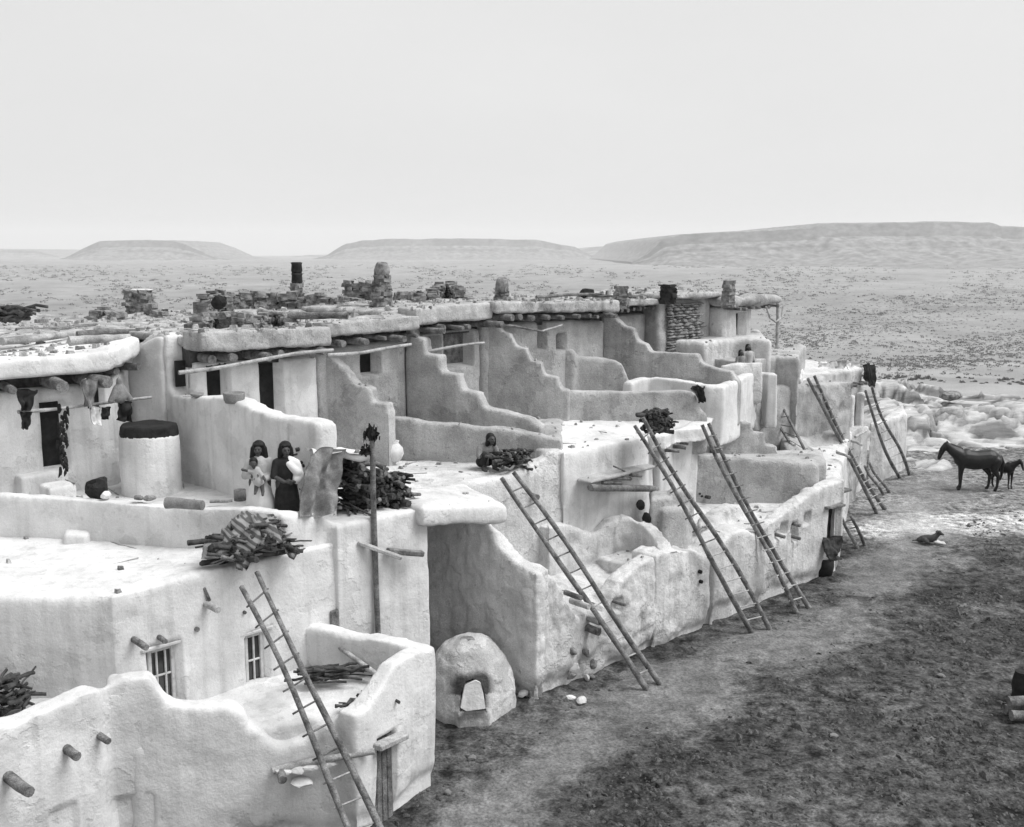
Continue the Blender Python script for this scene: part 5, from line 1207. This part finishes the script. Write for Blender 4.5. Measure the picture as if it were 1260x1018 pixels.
def rubble(name, pts, thick, zb, label, cat='stone wall', m=None, seed=0, ch=.10):
    """loose coursed stones along a line of top points"""
    rnd = random.Random(seed); bm = bmesh.new()
    bm_wall(bm, [Vector(p) - Vector((0, 0, .14)) for p in pts], thick * .7, zb, ext=-.06)
    for p, q in zip(pts[:-1], pts[1:]):
        p = Vector(p); q = Vector(q); d = Vector((q.x - p.x, q.y - p.y, 0)); L_ = d.length; d /= L_; n = Vector((d.y, -d.x, 0))
        if n.y > 0: n = -n
        s = 0
        while s < L_:
            w = rnd.uniform(.1, .3); zt_ = p.z + (q.z - p.z) * s / L_; z = zb
            while z < zt_ + rnd.uniform(-.12, .04):
                hh = ch * rnd.uniform(.6, 1.4)
                bm_rock(bm, p.lerp(q, s / L_).xy.to_3d() + n * rnd.uniform(-.04, .08) + Vector((0, 0, z + hh / 2)), (d + n * rnd.uniform(-.3, .3)).normalized(), n, w * rnd.uniform(.9, 1.6), hh, .3, rnd); z += hh * .9
            s += w
    me = mesh_of(bm); o = link(name, me, m or M_STONE); tag(o, label, cat); return o
rubble('stone_parapet', [P(284, 363, 7.72), P(330, 362, 7.72), P(390, 363, 7.7), P(440, 366, 7.65)], .4, 7.0, 'long low stone parapet on the rear roofs left of the tall chimney', seed=1)
rubble('stone_parapet', [P(430, 347, 8.05), P(456, 348, 8.03)], .5, 7.0, 'square stone block standing behind the tall chimney', seed=2)
rubble('stone_parapet', [P(243, 392, 7.5), P(262, 386, 7.55), P(300, 388, 7.55), P(345, 386, 7.5), P(362, 396, 7.4)], .5, 7.1, 'tumbled stone parapet on the roof above the wicker basket', seed=3)
rubble('stone_parapet', [P(113, 384, 7.4), P(130, 380, 7.45), P(146, 386, 7.4)], .4, 7.0, 'low heap of stones left of the squat chimney', seed=4)
rubble('stone_parapet', [P(186, 378, 7.5), P(206, 382, 7.42)], .5, 7.0, 'broken stones leaning on the squat chimney', seed=5)
rubble('stone_parapet', [P(252, 366, 7.75), P(266, 359, 7.85), P(286, 361, 7.8)], .5, 7.0, 'small stone hood with a black lump for its shaded hole on the rear roof', seed=6)
rubble('stone_parapet', [P(530, 360, 7.75), P(540, 350, 7.9), P(556, 349, 7.9), P(568, 362, 7.7)], .6, 7.1, 'ragged stone mound in the middle of the rear roofs', seed=7)
rubble('stone_parapet', [P(492, 360, 7.75), P(510, 361, 7.75), P(518, 368, 7.65)], .5, 7.1, 'low grey stone heap just right of the tall chimney', seed=8)
o = link('hole_shade_lump', rock_mesh(77, 2, .42, .3, .42, .1), M_DARK); o.location = P(271, 372, 7.62) + Vector((0, -.12, 0)); tag(o, 'black lump painted as the shaded hole of the small stone hood', 'pot')  # solid black lump; the darkness of the hole is its colour
for i, (px, py, z, lab) in enumerate(((562, 361, 7.65, 'black shawl-like heap against the ragged stone mound'), (720, 361, 7.62, 'black bundle on the wide brush roof'), (518, 366, 7.65, 'dark broken pot beside the low grey stones'), (203, 387, 7.25, 'dark rag heap right of the squat chimney'))):
    o = link('bundle', rock_mesh(40 + i, 2, .5, .4, .42, .3), M_DCLOTH); o.location = P(px, py, z); tag(o, lab, 'bundle')
# logs lying about on the roofs
for i, (x0, y0, x1, y1, z, r, lab) in enumerate((
        (2, 420, 95, 410, 7.05, .09, 'long grey log on the nearest roof, closest to the left picture edge'),
        (20, 408, 150, 400, 7.08, .08, 'long thin log on the nearest roof behind the closest one'),
        (85, 420, 160, 416, 7.08, .10, 'pale thick log near the front of the nearest roof'),
        (95, 412, 178, 408, 7.1, .08, 'weathered log ending by the broad white wall'),
        (120, 402, 205, 398, 7.15, .07, 'thin pole on the roof just below the squat chimney'),
        (355, 388, 428, 389, 7.45, .09, 'thick log lying behind the roof edge left of the tall chimney'),
        (320, 381, 350, 386, 7.5, .06, 'short crooked log on the tumbled parapet'),
        (660, 366, 742, 362, 7.68, .05, 'thin brush pole on the wide brush roof'))):
    o = pole('roof_log', P(x0, y0, z + r), P(x1, y1, z + r), r, r * .8, M_WOOD if i % 2 else M_ROUGH, None, .015, 50 + i, 8, 8, .25); tag(o, lab, 'log', 'logs lying on the roofs')
# rear rooms that carry the parapets
h9 = thing('adobe_house', AB(1, 12, 0), 'second line of low adobe rooms behind the front roofs, below the stone parapets', 'house', 'joined adobe houses of the row')
prism_obj('upper_storey', [AB(-14, 10.8), AB(16, 10.2), AB(15, 15), AB(-14, 17)], [7.05, 7.35, 7.4, 7.2], 3.0, M_ROUGH, h9, voxel=.16, amp=.08, rough=.05, seed=140)

# ------------------------------------------------------------------ loose stones in the street
def gz(x, y): return float(land_height(np.array([x]), np.array([y]))[0])
for i, (px, py, s, lab) in enumerate(((703, 862, .24, 'largest of the three pale stones below the ladder corner'), (716, 866, .26, 'rightmost of the three pale stones below the ladder corner'), (706, 872, .14, 'smallest of the three pale stones below the ladder corner'),
        (752, 848, .14, 'lone small stone nearer the ladder foot'), (581, 934, .2, 'lone pale stone in the street below the oven'), (551, 978, .17, 'pale stone near the corner of the front wall'),
        (1026, 908, .2, 'flat pale stone out on the dark trampled ground'), (672, 812, .001, ''), (930, 742, .2, 'pale stone at the wall foot between the tall ladders'), (1158, 832, .2, 'dark stone by itself on the open ground at right'))):
    if not lab: continue
    q = P(px, py, 0); stone(Vector((q.x, q.y, gz(q.x, q.y) + s * .15)), s, lab, i, M_STONE if 'dark' in lab[:5] else (M_PALE if i < 2 else M_GSTONE), i)
for i, (px, py, s, lab) in enumerate(((1170, 487, 1.6, 'dark split boulder on the rim of the sandstone shelf'), (1222, 521, 1.0, 'small dark boulder near the right edge of the sandstone'), (1252, 520, 1.3, 'dark boulder at the right picture edge on the sandstone'), (1135, 527, .7, 'dark hollow stone on the sandstone above the mare'), (1178, 523, .9, 'grey slab lying on the sandstone above the mare'))):
    q = P(px, py, .6); stone(q, s, lab, i, M_STONE, i + 2, .6, 'boulder', 'boulder')
# things at the right picture edge
o = P(1266, 888, 0)
for i, (dz, dy, lab) in enumerate(((.12, 0, 'weathered log at the right picture edge, nearest of the stack'), (.13, .26, 'weathered log at the right picture edge, behind the nearest'), (.34, .14, 'weathered log on top of the stack at the right picture edge'))):
    l_ = pole('log', Vector((o.x - .35, o.y + dy, dz)), Vector((o.x + 2.2, o.y + dy + .1, dz)), .1, .09, M_WOOD, None, .02, 90 + i, 10, 6, .15); tag(l_, lab, 'log', 'logs at the picture edge')
l_ = pole('stump', Vector((o.x + .25, o.y + .9, -.1)), Vector((o.x + .3, o.y + .95, .62)), .2, .16, M_DARK, None, .01, 94, 12, 6, .25); tag(l_, 'black charred stump behind the logs at the right picture edge', 'stump')
# bucket and hide by the street doorway
q = P(1012, 707, 0)
bk = thing('wooden_tub', q, 'black wooden tub with a stick standing beside the far street doorway', 'tub')
o = link('tub', lathe([(.26, 0), (.3, .25), (.29, .5), (.26, .5), (.25, .1), (.02, .08)], 16, .05), M_DARK); o.location = q; setparent(o, bk)
pole('stick', q + Vector((-.05, .1, .1)), q + Vector((-.06, .2, 1.25)), .02, .018, M_WOOD, bk, .01, 97, 6, 5)
cloth('hide', [VB(1017, 660, -.12), VB(1027, 660, -.12), VB(1028, 690, -.3), VB(1020, 692, -.3)], 12, 16, 0, .1, 1.3, .05, M_DWOOD, 'shaggy hide hanging below the far street doorway', 'hide', 33)
# ------------------------------------------------------------------ people and animals
M_SKIN = mat('brown_skin', .055, .09, 8, rough=.6, bump=.1, bscale=40, obj=True)
M_HAIR = mat('black_hair', .006, .014, 20, rough=.5, bump=.5, bscale=60, stretch=(1, 1, .2), obj=True)
M_COAT = mat('black_horse_coat', .007, .018, 5, rough=.45, bump=.15, bscale=30, spec=.3)
M_DOGD = mat('dark_dog_coat', .03, .10, 6, bump=.4, bscale=40)
def hand(w, d, s=1.0):
    """palm, four fingers and a thumb from wrist w in direction d, slightly curled"""
    w = Vector(w); d = Vector(d).normalized(); sd = d.cross(Vector((0, 1, 0))); sd = sd.normalized() if sd.length > .1 else Vector((1, 0, 0)); dn = d.cross(sd)
    out = [(w, .022, w + d * .07, .028)]
    for i, L_ in enumerate((.062, .072, .068, .052)):
        b = w + d * .075 + sd * (.027 - .018 * i); m_ = b + d * L_ * .55 + dn * .008; out.append((b, .011, m_, .010)); out.append((m_, .010, m_ + d * L_ * .4 + dn * .022, .008))
    t = w + d * .03 + sd * .03; out.append((t, .013, t + sd * .025 + d * .035, .011)); out.append((t + sd * .025 + d * .035, .011, t + sd * .028 + d * .06, .009))
    return out
def head(c, yaw=0, s=1.0):
    """skull, jaw, nose, brow, ears around head centre c, facing -y before yaw"""
    R = Matrix.Rotation(yaw, 3, 'Z'); f = lambda x, y, z: Vector(c) + R @ Vector((x * s, y * s, z * s))
    return [(f(0, .02, .03), .088 * s, f(0, .0, .02), .084 * s), (f(0, -.02, -.02), .07 * s, f(0, -.045, -.085), .038 * s), (f(0, -.092, .01), .011 * s, f(0, -.108, -.022), .015 * s),
            (f(-.03, -.08, .028), .016 * s, f(.03, -.08, .028), .016 * s), (f(-.028, -.088, -.058), .011 * s, f(.028, -.088, -.058), .011 * s), (f(-.04, -.066, -.02), .026 * s, f(.04, -.066, -.02), .026 * s),
            (f(-.088, .0, .0), .016 * s, f(-.088, .005, -.03), .012 * s), (f(.088, .0, .0), .016 * s, f(.088, .005, -.03), .012 * s)]
def face_marks(root, c, yaw, loc, rz, s=1.0):
    R = Matrix.Rotation(yaw, 3, 'Z')
    for x in (-.03, .03):
        p = Vector(c) + R @ Vector((x * s, -.088 * s, .008 * s)); me = capsules([(p - R @ Vector((.009, 0, 0)), .009 * s, p + R @ Vector((.009, 0, 0)), .009 * s)], .006, 0); o = link('eye', place(me, loc, rz), M_HAIR, root)
    p = Vector(c) + R @ Vector((0, -.096 * s, -.058 * s)); me = capsules([(p - R @ Vector((.02, 0, 0)), .006 * s, p + R @ Vector((.02, 0, 0)), .006 * s)], .005, 0); link('mouth', place(me, loc, rz), M_DCLOTH, root)

# --- woman with a baby
FL = 4.17
w1 = P(318, 545, FL + 1.50); w1.z = FL; rz1 = .12
r1_ = thing('person', w1, 'person in a pale blouse holding a baby, standing behind the terrace parapet', 'person', 'people on the terraces')
C1 = (0, -.02, 1.385)
body = head(C1, -.15) + [((0, 0, 1.3), .055, (0, 0, 1.2), .06), ((0, 0, 1.13), .15, (0, 0, .85), .15), ((-.13, 0, 1.17), .07, (.13, 0, 1.17), .07),
    ((-.17, 0, 1.17), .06, (-.24, -.06, .93), .048), ((-.24, -.06, .93), .045, (-.1, -.25, .95), .034), ((.17, 0, 1.17), .06, (.24, -.05, .93), .048), ((.24, -.05, .93), .045, (.06, -.24, .88), .034),
    ((-.08, 0, .8), .12, (-.09, 0, .42), .075), ((.08, 0, .8), .12, (.09, 0, .42), .075), ((-.09, 0, .42), .07, (-.09, .02, .09), .04), ((.09, 0, .42), .07, (.09, .02, .09), .04), ((-.09, .03, .04), .04, (-.1, -.12, .03), .035), ((.09, .03, .04), .04, (.1, -.12, .03), .035)]
body += hand((-.1, -.25, .95), (.8, -.3, .15)) + hand((.06, -.24, .88), (-.8, -.25, .25))
link('body', place(capsules(body, .012), w1, rz1), M_SKIN, r1_); face_marks(r1_, C1, -.15, w1, rz1)
link('hair', place(capsules([((0, .03, 1.43), .122, (0, .04, 1.34), .122), ((-.095, .01, 1.40), .05, (-.11, .0, 1.22), .058), ((.095, .01, 1.40), .05, (.11, .0, 1.22), .058), ((0, .07, 1.38), .09, (0, .09, 1.18), .07), ((-.06, -.055, 1.46), .036, (.06, -.055, 1.46), .036)], .014), w1, rz1), M_HAIR, r1_)
link('blouse', place(capsules([((0, 0, 1.13), .165, (0, 0, .84), .17), ((-.13, 0, 1.175), .078, (.13, 0, 1.175), .078), ((-.17, 0, 1.165), .075, (-.245, -.06, .92), .068), ((-.245, -.06, .93), .066, (-.13, -.22, .95), .055), ((.17, 0, 1.165), .075, (.245, -.05, .92), .068), ((.245, -.05, .93), .066, (.09, -.21, .88), .055)], .015), w1, rz1), M_GCLOTH, r1_)
link('skirt', place(capsules([((0, 0, .86), .165, (0, 0, .62), .21), ((0, 0, .62), .21, (-.04, 0, .3), .25), ((0, 0, .62), .2, (.07, 0, .3), .22)], .02), w1, rz1), M_WCLOTH, r1_)
# the baby is held, a thing of its own
r2_ = thing('person', w1 + Vector((-.02, -.3, .85)), 'baby held against the chest of the person in the pale blouse', 'person', 'people on the terraces')
CB = (-.07, -.25, 1.18)
bb = head(CB, .3, .78) + [((-.05, -.22, 1.08), .04, (-.02, -.22, 1.0), .075), ((-.02, -.22, 1.0), .075, (.01, -.22, .86), .075), ((-.1, -.25, 1.03), .028, (-.19, -.28, 1.06), .022), ((.04, -.26, 1.02), .028, (.1, -.3, .95), .022), ((-.02, -.24, .84), .045, (-.04, -.3, .7), .033), ((.05, -.24, .84), .045, (.08, -.3, .68), .033), ((-.04, -.3, .7), .03, (-.05, -.34, .66), .024), ((.08, -.3, .68), .03, (.08, -.34, .63), .024)]
bb += [(Vector(a), b, Vector(c), d) for a, b, c, d in hand((-.19, -.28, 1.06), (-.8, -.2, .3))][:1] + hand((.1, -.3, .95), (.3, -.5, -.5))[:1]
link('body', place(capsules(bb, .011), w1, rz1), M_SKIN, r2_)
link('hair', place(capsules([((-.07, -.23, 1.215), .078, (-.07, -.22, 1.18), .075)], .012), w1, rz1), M_HAIR, r2_)
link('gown', place(capsules([((-.03, -.22, 1.04), .085, (.01, -.23, .84), .1), ((-.05, -.24, 1.04), .05, (-.14, -.27, 1.05), .04), ((.02, -.25, 1.02), .05, (.08, -.28, .96), .038)], .013), w1, rz1), M_GCLOTH, r2_)

# --- woman with white shawl
w2 = P(351, 546, FL + 1.49); w2.z = FL; rz2 = .35
r3_ = thing('person', w2, 'person in a black dress with a white shawl over one shoulder, behind the parapet', 'person', 'people on the terraces')
C2 = (0, -.02, 1.375)
body = head(C2, .1) + [((0, 0, 1.3), .055, (0, 0, 1.2), .06), ((0, 0, 1.13), .145, (0, 0, .85), .145), ((-.13, 0, 1.17), .07, (.13, 0, 1.17), .07),
    ((-.17, 0, 1.17), .058, (-.22, -.04, .92), .046), ((-.22, -.04, .92), .044, (-.06, -.2, .84), .033), ((.17, 0, 1.17), .058, (.24, -.04, .92), .046), ((.24, -.04, .92), .044, (.12, -.2, .84), .033),
    ((-.08, 0, .8), .12, (-.09, 0, .42), .075), ((.08, 0, .8), .12, (.09, 0, .42), .075), ((-.09, 0, .42), .07, (-.09, .02, .09), .04), ((.09, 0, .42), .07, (.09, .02, .09), .04), ((-.09, .03, .04), .04, (-.1, -.12, .03), .035), ((.09, .03, .04), .04, (.1, -.12, .03), .035)]
body += hand((-.06, -.2, .84), (.85, -.25, .0)) + hand((.12, -.2, .84), (-.85, -.2, .05))
link('body', place(capsules(body, .012), w2, rz2), M_SKIN, r3_); face_marks(r3_, C2, .1, w2, rz2)
link('hair', place(capsules([((0, .03, 1.425), .118, (0, .04, 1.35), .118), ((-.09, .01, 1.39), .046, (-.1, .0, 1.26), .046), ((.09, .01, 1.39), .046, (.1, .0, 1.26), .046), ((0, .07, 1.37), .085, (0, .08, 1.25), .06), ((-.05, -.06, 1.455), .032, (.05, -.06, 1.455), .032)], .014), w2, rz2), M_HAIR, r3_)
link('dress', place(capsules([((0, 0, 1.12), .16, (0, 0, .84), .16), ((-.14, 0, 1.17), .078, (.05, -.02, 1.15), .09), ((-.17, 0, 1.165), .07, (-.225, -.04, .93), .062), ((0, 0, .84), .16, (0, 0, .6), .21), ((0, 0, .6), .21, (0, 0, .28), .24)], .015), w2, rz2), M_DCLOTH, r3_)
link('belt', place(capsules([((-.08, -.02, .86), .105, (.08, -.02, .86), .105), ((0, -.06, .86), .115, (0, .04, .86), .115)], .012), w2, rz2), M_GCLOTH, r3_) if False else None
link('shawl', place(capsules([((.06, -.03, 1.18), .095, (.15, -.03, 1.12), .1), ((.15, -.03, 1.12), .105, (.2, -.07, .92), .105), ((.2, -.09, .94), .1, (.16, -.16, .86), .08), ((.08, .08, 1.15), .09, (.12, .1, .85), .1), ((.03, -.12, 1.14), .06, (.18, -.15, .98), .075)], .015), w2, rz2), M_WCLOTH, r3_)

# --- man crouching at the ladder head
w3 = P(598, 583, 4.05) + Vector((0, .45, 0)); w3.z = 4.05; rz3 = .5
r4_ = thing('person', w3, 'crouching person in dark clothes at the head of the corner ladder', 'person', 'people on the terraces')
C3 = (.06, -.12, .72)
body = head(C3, .2) + [((.05, -.08, .64), .055, (.03, -.02, .55), .065), ((0, .02, .48), .15, (-.02, .1, .18), .15), ((-.13, .0, .53), .07, (.15, -.02, .54), .07),
    ((-.17, .0, .52), .06, (-.26, -.14, .36), .048), ((-.26, -.14, .36), .045, (-.14, -.32, .38), .034), ((.18, -.02, .53), .06, (.26, -.12, .33), .048), ((.26, -.12, .33), .045, (.14, -.32, .34), .034),
    ((-.09, .1, .16), .11, (-.16, -.22, .36), .075), ((.09, .1, .16), .11, (.16, -.22, .36), .075), ((-.16, -.22, .36), .07, (-.14, -.1, .07), .042), ((.16, -.22, .36), .07, (.14, -.1, .07), .042), ((-.14, -.1, .045), .042, (-.15, -.28, .03), .036), ((.14, -.1, .045), .042, (.15, -.28, .03), .036)]
body += hand((-.14, -.32, .38), (.6, -.6, -.2)) + hand((.14, -.32, .34), (-.6, -.6, -.2))
link('body', place(capsules(body, .012), w3, rz3), M_SKIN, r4_); face_marks(r4_, C3, .2, w3, rz3)
link('hair', place(capsules([((.06, -.08, .77), .105, (.06, -.07, .7), .105), ((-.02, -.1, .74), .04, (-.03, -.1, .6), .05), ((.15, -.1, .74), .04, (.15, -.1, .6), .05), ((.06, -.04, .7), .09, (.06, .0, .56), .07)], .014), w3, rz3), M_HAIR, r4_)
link('shirt', place(capsules([((0, .02, .48), .165, (-.02, .1, .2), .165), ((-.13, .0, .53), .08, (.15, -.02, .54), .08), ((-.17, .0, .52), .074, (-.26, -.14, .36), .064), ((.18, -.02, .53), .074, (.26, -.12, .33), .064), ((.26, -.12, .33), .06, (.17, -.27, .34), .05)], .015), w3, rz3), M_BLANKET, r4_)
link('trousers', place(capsules([((-.09, .1, .17), .125, (-.16, -.22, .37), .09), ((.09, .1, .17), .125, (.16, -.22, .37), .09), ((-.16, -.22, .36), .085, (-.14, -.1, .12), .06), ((.16, -.22, .36), .085, (.14, -.1, .12), .06)], .015), w3, rz3), M_DCLOTH, r4_)

# --- two small figures far up on the terraces
def small_person(loc, rz, h, label, m):
    r_ = thing('person', loc, label, 'person', 'people on the terraces'); s = h / 1.5
    c = (0, -.02, 1.385)
    b = head(c, 0) + [((0, 0, 1.3), .055, (0, 0, 1.2), .06), ((0, 0, 1.13), .15, (0, 0, .85), .15), ((-.13, 0, 1.17), .07, (.13, 0, 1.17), .07), ((-.17, 0, 1.17), .06, (-.22, -.03, .92), .046), ((-.22, -.03, .92), .044, (-.2, -.14, .72), .034), ((.17, 0, 1.17), .06, (.22, -.03, .92), .046), ((.22, -.03, .92), .044, (.2, -.14, .72), .034), ((-.08, 0, .8), .12, (-.09, 0, .42), .075), ((.08, 0, .8), .12, (.09, 0, .42), .075), ((-.09, 0, .42), .07, (-.09, .02, .05), .04), ((.09, 0, .42), .07, (.09, .02, .05), .04)] + hand((-.2, -.14, .72), (0, -.3, -1)) + hand((.2, -.14, .72), (0, -.3, -1))
    link('body', place(capsules(b, .016), loc, rz, s), M_SKIN, r_)
    link('hair', place(capsules([((0, .03, 1.43), .105, (0, .04, 1.36), .105), ((-.085, .02, 1.4), .04, (-.09, .01, 1.26), .045), ((.085, .02, 1.4), .04, (.09, .01, 1.26), .045)], .018), loc, rz, s), M_HAIR, r_)
    link('garment', place(capsules([((0, 0, 1.13), .165, (0, 0, .84), .17), ((-.13, 0, 1.175), .08, (.13, 0, 1.175), .08), ((-.17, 0, 1.165), .075, (-.22, -.03, .9), .065), ((.17, 0, 1.165), .075, (.22, -.03, .9), .065), ((0, 0, .84), .17, (0, 0, .25), .23)], .02), loc, rz, s), m, r_)
q = PY(921, 424, 32.5); small_person(Vector((q.x, q.y, 4.95)), .3, q.z - 4.95, 'small far figure in a pale garment on the upper terrace', M_GCLOTH)
q = PY(912, 431, 32.2); small_person(Vector((q.x, q.y, 4.95)), .3, q.z - 4.95, 'smaller far figure at the left of the pale-clad one', M_BLANKET)

# --- horses: built facing -x
def horse(loc, rz, s, label, foal=False):
    k = 1.0 if not foal else .84
    r_ = thing('horse', loc, label, 'horse')
    hx = -1.0; hz = 1.56
    c = [((-.42, 0, 1.1), .31, (0, 0, 1.05), .33), ((0, 0, 1.05), .33, (.48, 0, 1.12), .3), ((-.5, 0, 1.2), .2, (-.3, 0, 1.3), .16), ((.45, 0, 1.22), .22, (.68, 0, 1.1), .2),       # barrel, withers, croup
         ((-.5, 0, 1.18), .24, (-.78, 0, 1.36), .16), ((-.78, 0, 1.36), .16, (hx, 0, hz), .12), ((-.55, 0, 1.36), .12, (-.9, 0, 1.52), .08),                                         # neck and crest
         ((hx, 0, hz), .115, (hx - .12, 0, hz - .14), .1), ((hx - .12, 0, hz - .14), .1, (hx - .22, 0, hz - .42), .065), ((hx - .22, 0, hz - .42), .068, (hx - .23, 0, hz - .47), .055),  # head
         ((hx + .03, -.05, hz + .08), .03, (hx + .01, -.06, hz + .19), .012), ((hx + .03, .05, hz + .08), .03, (hx + .01, .06, hz + .19), .012)]
    for sy, dx in ((-.14, -.02), (.14, .05)):      # fore legs: elbow, knee, fetlock, hoof
        c += [((-.48 + dx, sy, .98), .12, (-.48 + dx, sy, .76), .085), ((-.48 + dx, sy, .76), .075, (-.49 + dx, sy, .5), .055), ((-.49 + dx, sy, .5), .056, (-.48 + dx, sy, .16), .036), ((-.48 + dx, sy, .16), .042, (-.51 + dx, sy, .07), .04), ((-.52 + dx, sy, .06), .05, (-.53 + dx, sy, .04), .055)]
    for sy, dx in ((-.15, .06), (.15, -.12)):      # hind legs: stifle forward, hock back
        c += [((.6 + dx, sy, 1.05), .17, (.52 + dx, sy, .76), .11), ((.52 + dx, sy, .76), .1, (.68 + dx, sy, .52), .058), ((.68 + dx, sy, .52), .056, (.66 + dx, sy, .17), .038), ((.66 + dx, sy, .17), .043, (.62 + dx, sy, .07), .04), ((.61 + dx, sy, .06), .05, (.6 + dx, sy, .04), .055)]
    c = [(a, b * (1.22 if a[2] < .8 else 1.04), d, e * (1.22 if d[2] < .8 else 1.04)) for a, b, d, e in c]
    if foal: c = [((a[0] * .82, a[1] * .8, a[2]), b * .78, (d[0] * .82, d[1] * .8, d[2]), e * .78) for a, b, d, e in c]
    link('body', place(capsules(c, .028, 3), loc, rz, s), M_COAT, r_)
    tx = .86 if not foal else .7
    link('tail', place(capsules([((tx - .03, 0, 1.2), .05, (tx + .05, 0, 1.0), .06), ((tx + .05, 0, 1.0), .065, (tx + .03, 0, .55), .05), ((tx + .03, 0, .55), .05, (tx, 0, .35), .02)], .022, 1), loc, rz, s), M_HAIR, r_)
    if not foal: link('mane', place(capsules([((-.48, .03, 1.44), .05, (-.85, .03, 1.58), .05), ((-.85, .05, 1.57), .045, (-1.05, .03, 1.58), .04), ((-.65, .08, 1.46), .04, (-.62, .12, 1.3), .03)], .02, 1), loc, rz, s), M_HAIR, r_)
    return r_
q = P(1198, 603, 0); horse(q, -.1, 1.1, 'black mare standing in profile on the open ground')
q = P(1237, 604, 0) + Vector((.1, .5, 0)); horse(q, 2.3, .74, 'dark foal standing behind the mare', True)

# --- dog lying in the street, head up
q = P(1148, 669, 0); dl = thing('dog', q, 'dark dog with white paws lying in the street', 'dog')
c = [((.0, 0, .2), .15, (-.38, .02, .17), .14), ((-.38, .02, .16), .14, (-.5, .02, .12), .11), ((.02, 0, .24), .13, (.16, -.01, .38), .09), ((.16, -.01, .4), .1, (.2, -.02, .45), .1), ((.2, -.03, .44), .075, (.34, -.08, .4), .045), ((.15, .07, .5), .035, (.1, .11, .45), .022), ((.2, -.11, .5), .035, (.16, -.16, .44), .022),
     ((-.35, -.1, .16), .1, (-.2, -.2, .07), .055), ((-.2, -.2, .06), .05, (-.02, -.22, .045), .035), ((-.55, .04, .1), .035, (-.75, .1, .06), .025)]
link('body', place(capsules(c, .022), q, -.2, .8), M_DOGD, dl)
for sy in (-.1, .08):
    link('paw', place(capsules([((.05, sy, .1), .055, (.3, sy - .02, .05), .042), ((.3, sy - .02, .05), .042, (.4, sy - .03, .045), .045)], .018), q, -.2, .8), M_WCLOTH, dl)
# ------------------------------------------------------------------ crumbs of plaster, stones and sticks lying on every roof and terrace
bpy.context.view_layer.update(); DG = bpy.context.evaluated_depsgraph_get(); rnd = random.Random(99); DEB = {}
for i in range(5200):
    a_, b_ = rnd.uniform(-9, 19), (rnd.uniform(0, 6.2) if rnd.random() < .45 else rnd.uniform(6.0, 15))
    q = AB(a_, b_, 12); ok, loc, nr_, fi, ob, mx = SC.ray_cast(DG, q, Vector((0, 0, -1)))
    if not ok or nr_.z < .85 or ob.parent is None or not ob.parent.name.startswith('adobe_house') or ob.name.split('.')[0] in ('roof_beam', 'ladder', 'stone', 'rung', 'log'): continue
    if b_ < 6 and rnd.random() < (.95 if a_ < -1.9 else .8): continue      # the lived-on terraces are swept
    V, Fc = DEB.setdefault(ob.parent, ([], [])); b0 = len(V); th = rnd.uniform(0, 6.283); s = rnd.gammavariate(2, .028) + .015; s = min(s, .17 if b_ > 6 else .09)
    u = Vector((math.cos(th), math.sin(th), 0)); w = Vector((-u.y, u.x, 0))
    if rnd.random() < .12: l, ww, hh = rnd.uniform(.25, .8), .018, .018       # sticks
    else: l, ww, hh = s * rnd.uniform(.8, 1.6), s * .8, s * rnd.uniform(.4, .8)
    for sz in (-.2, 1):
        for su, sn in ((-1, -1), (1, -1), (1, 1), (-1, 1)):
            k = 1 if sz < 0 else rnd.uniform(.45, .9); V.append(loc + u * (su * l * .5 * (k if l < .25 else 1)) + w * (sn * ww * .5 * k) + Vector((0, 0, sz * hh * rnd.uniform(.7, 1.1))))
    Fc += [tuple(b0 + j for j in f) for f in ((0, 3, 2, 1), (4, 5, 6, 7), (0, 1, 5, 4), (1, 2, 6, 5), (2, 3, 7, 6), (3, 0, 4, 7))]
M_CRUMB = mat('roof_crumbs', .08, .5, 2.5, bump=0, fine=.3)
for par_, (V, Fc) in DEB.items():
    o = link('loose_rubble', pydata(V, Fc, False), M_CRUMB, par_); o['kind'] = 'stuff'
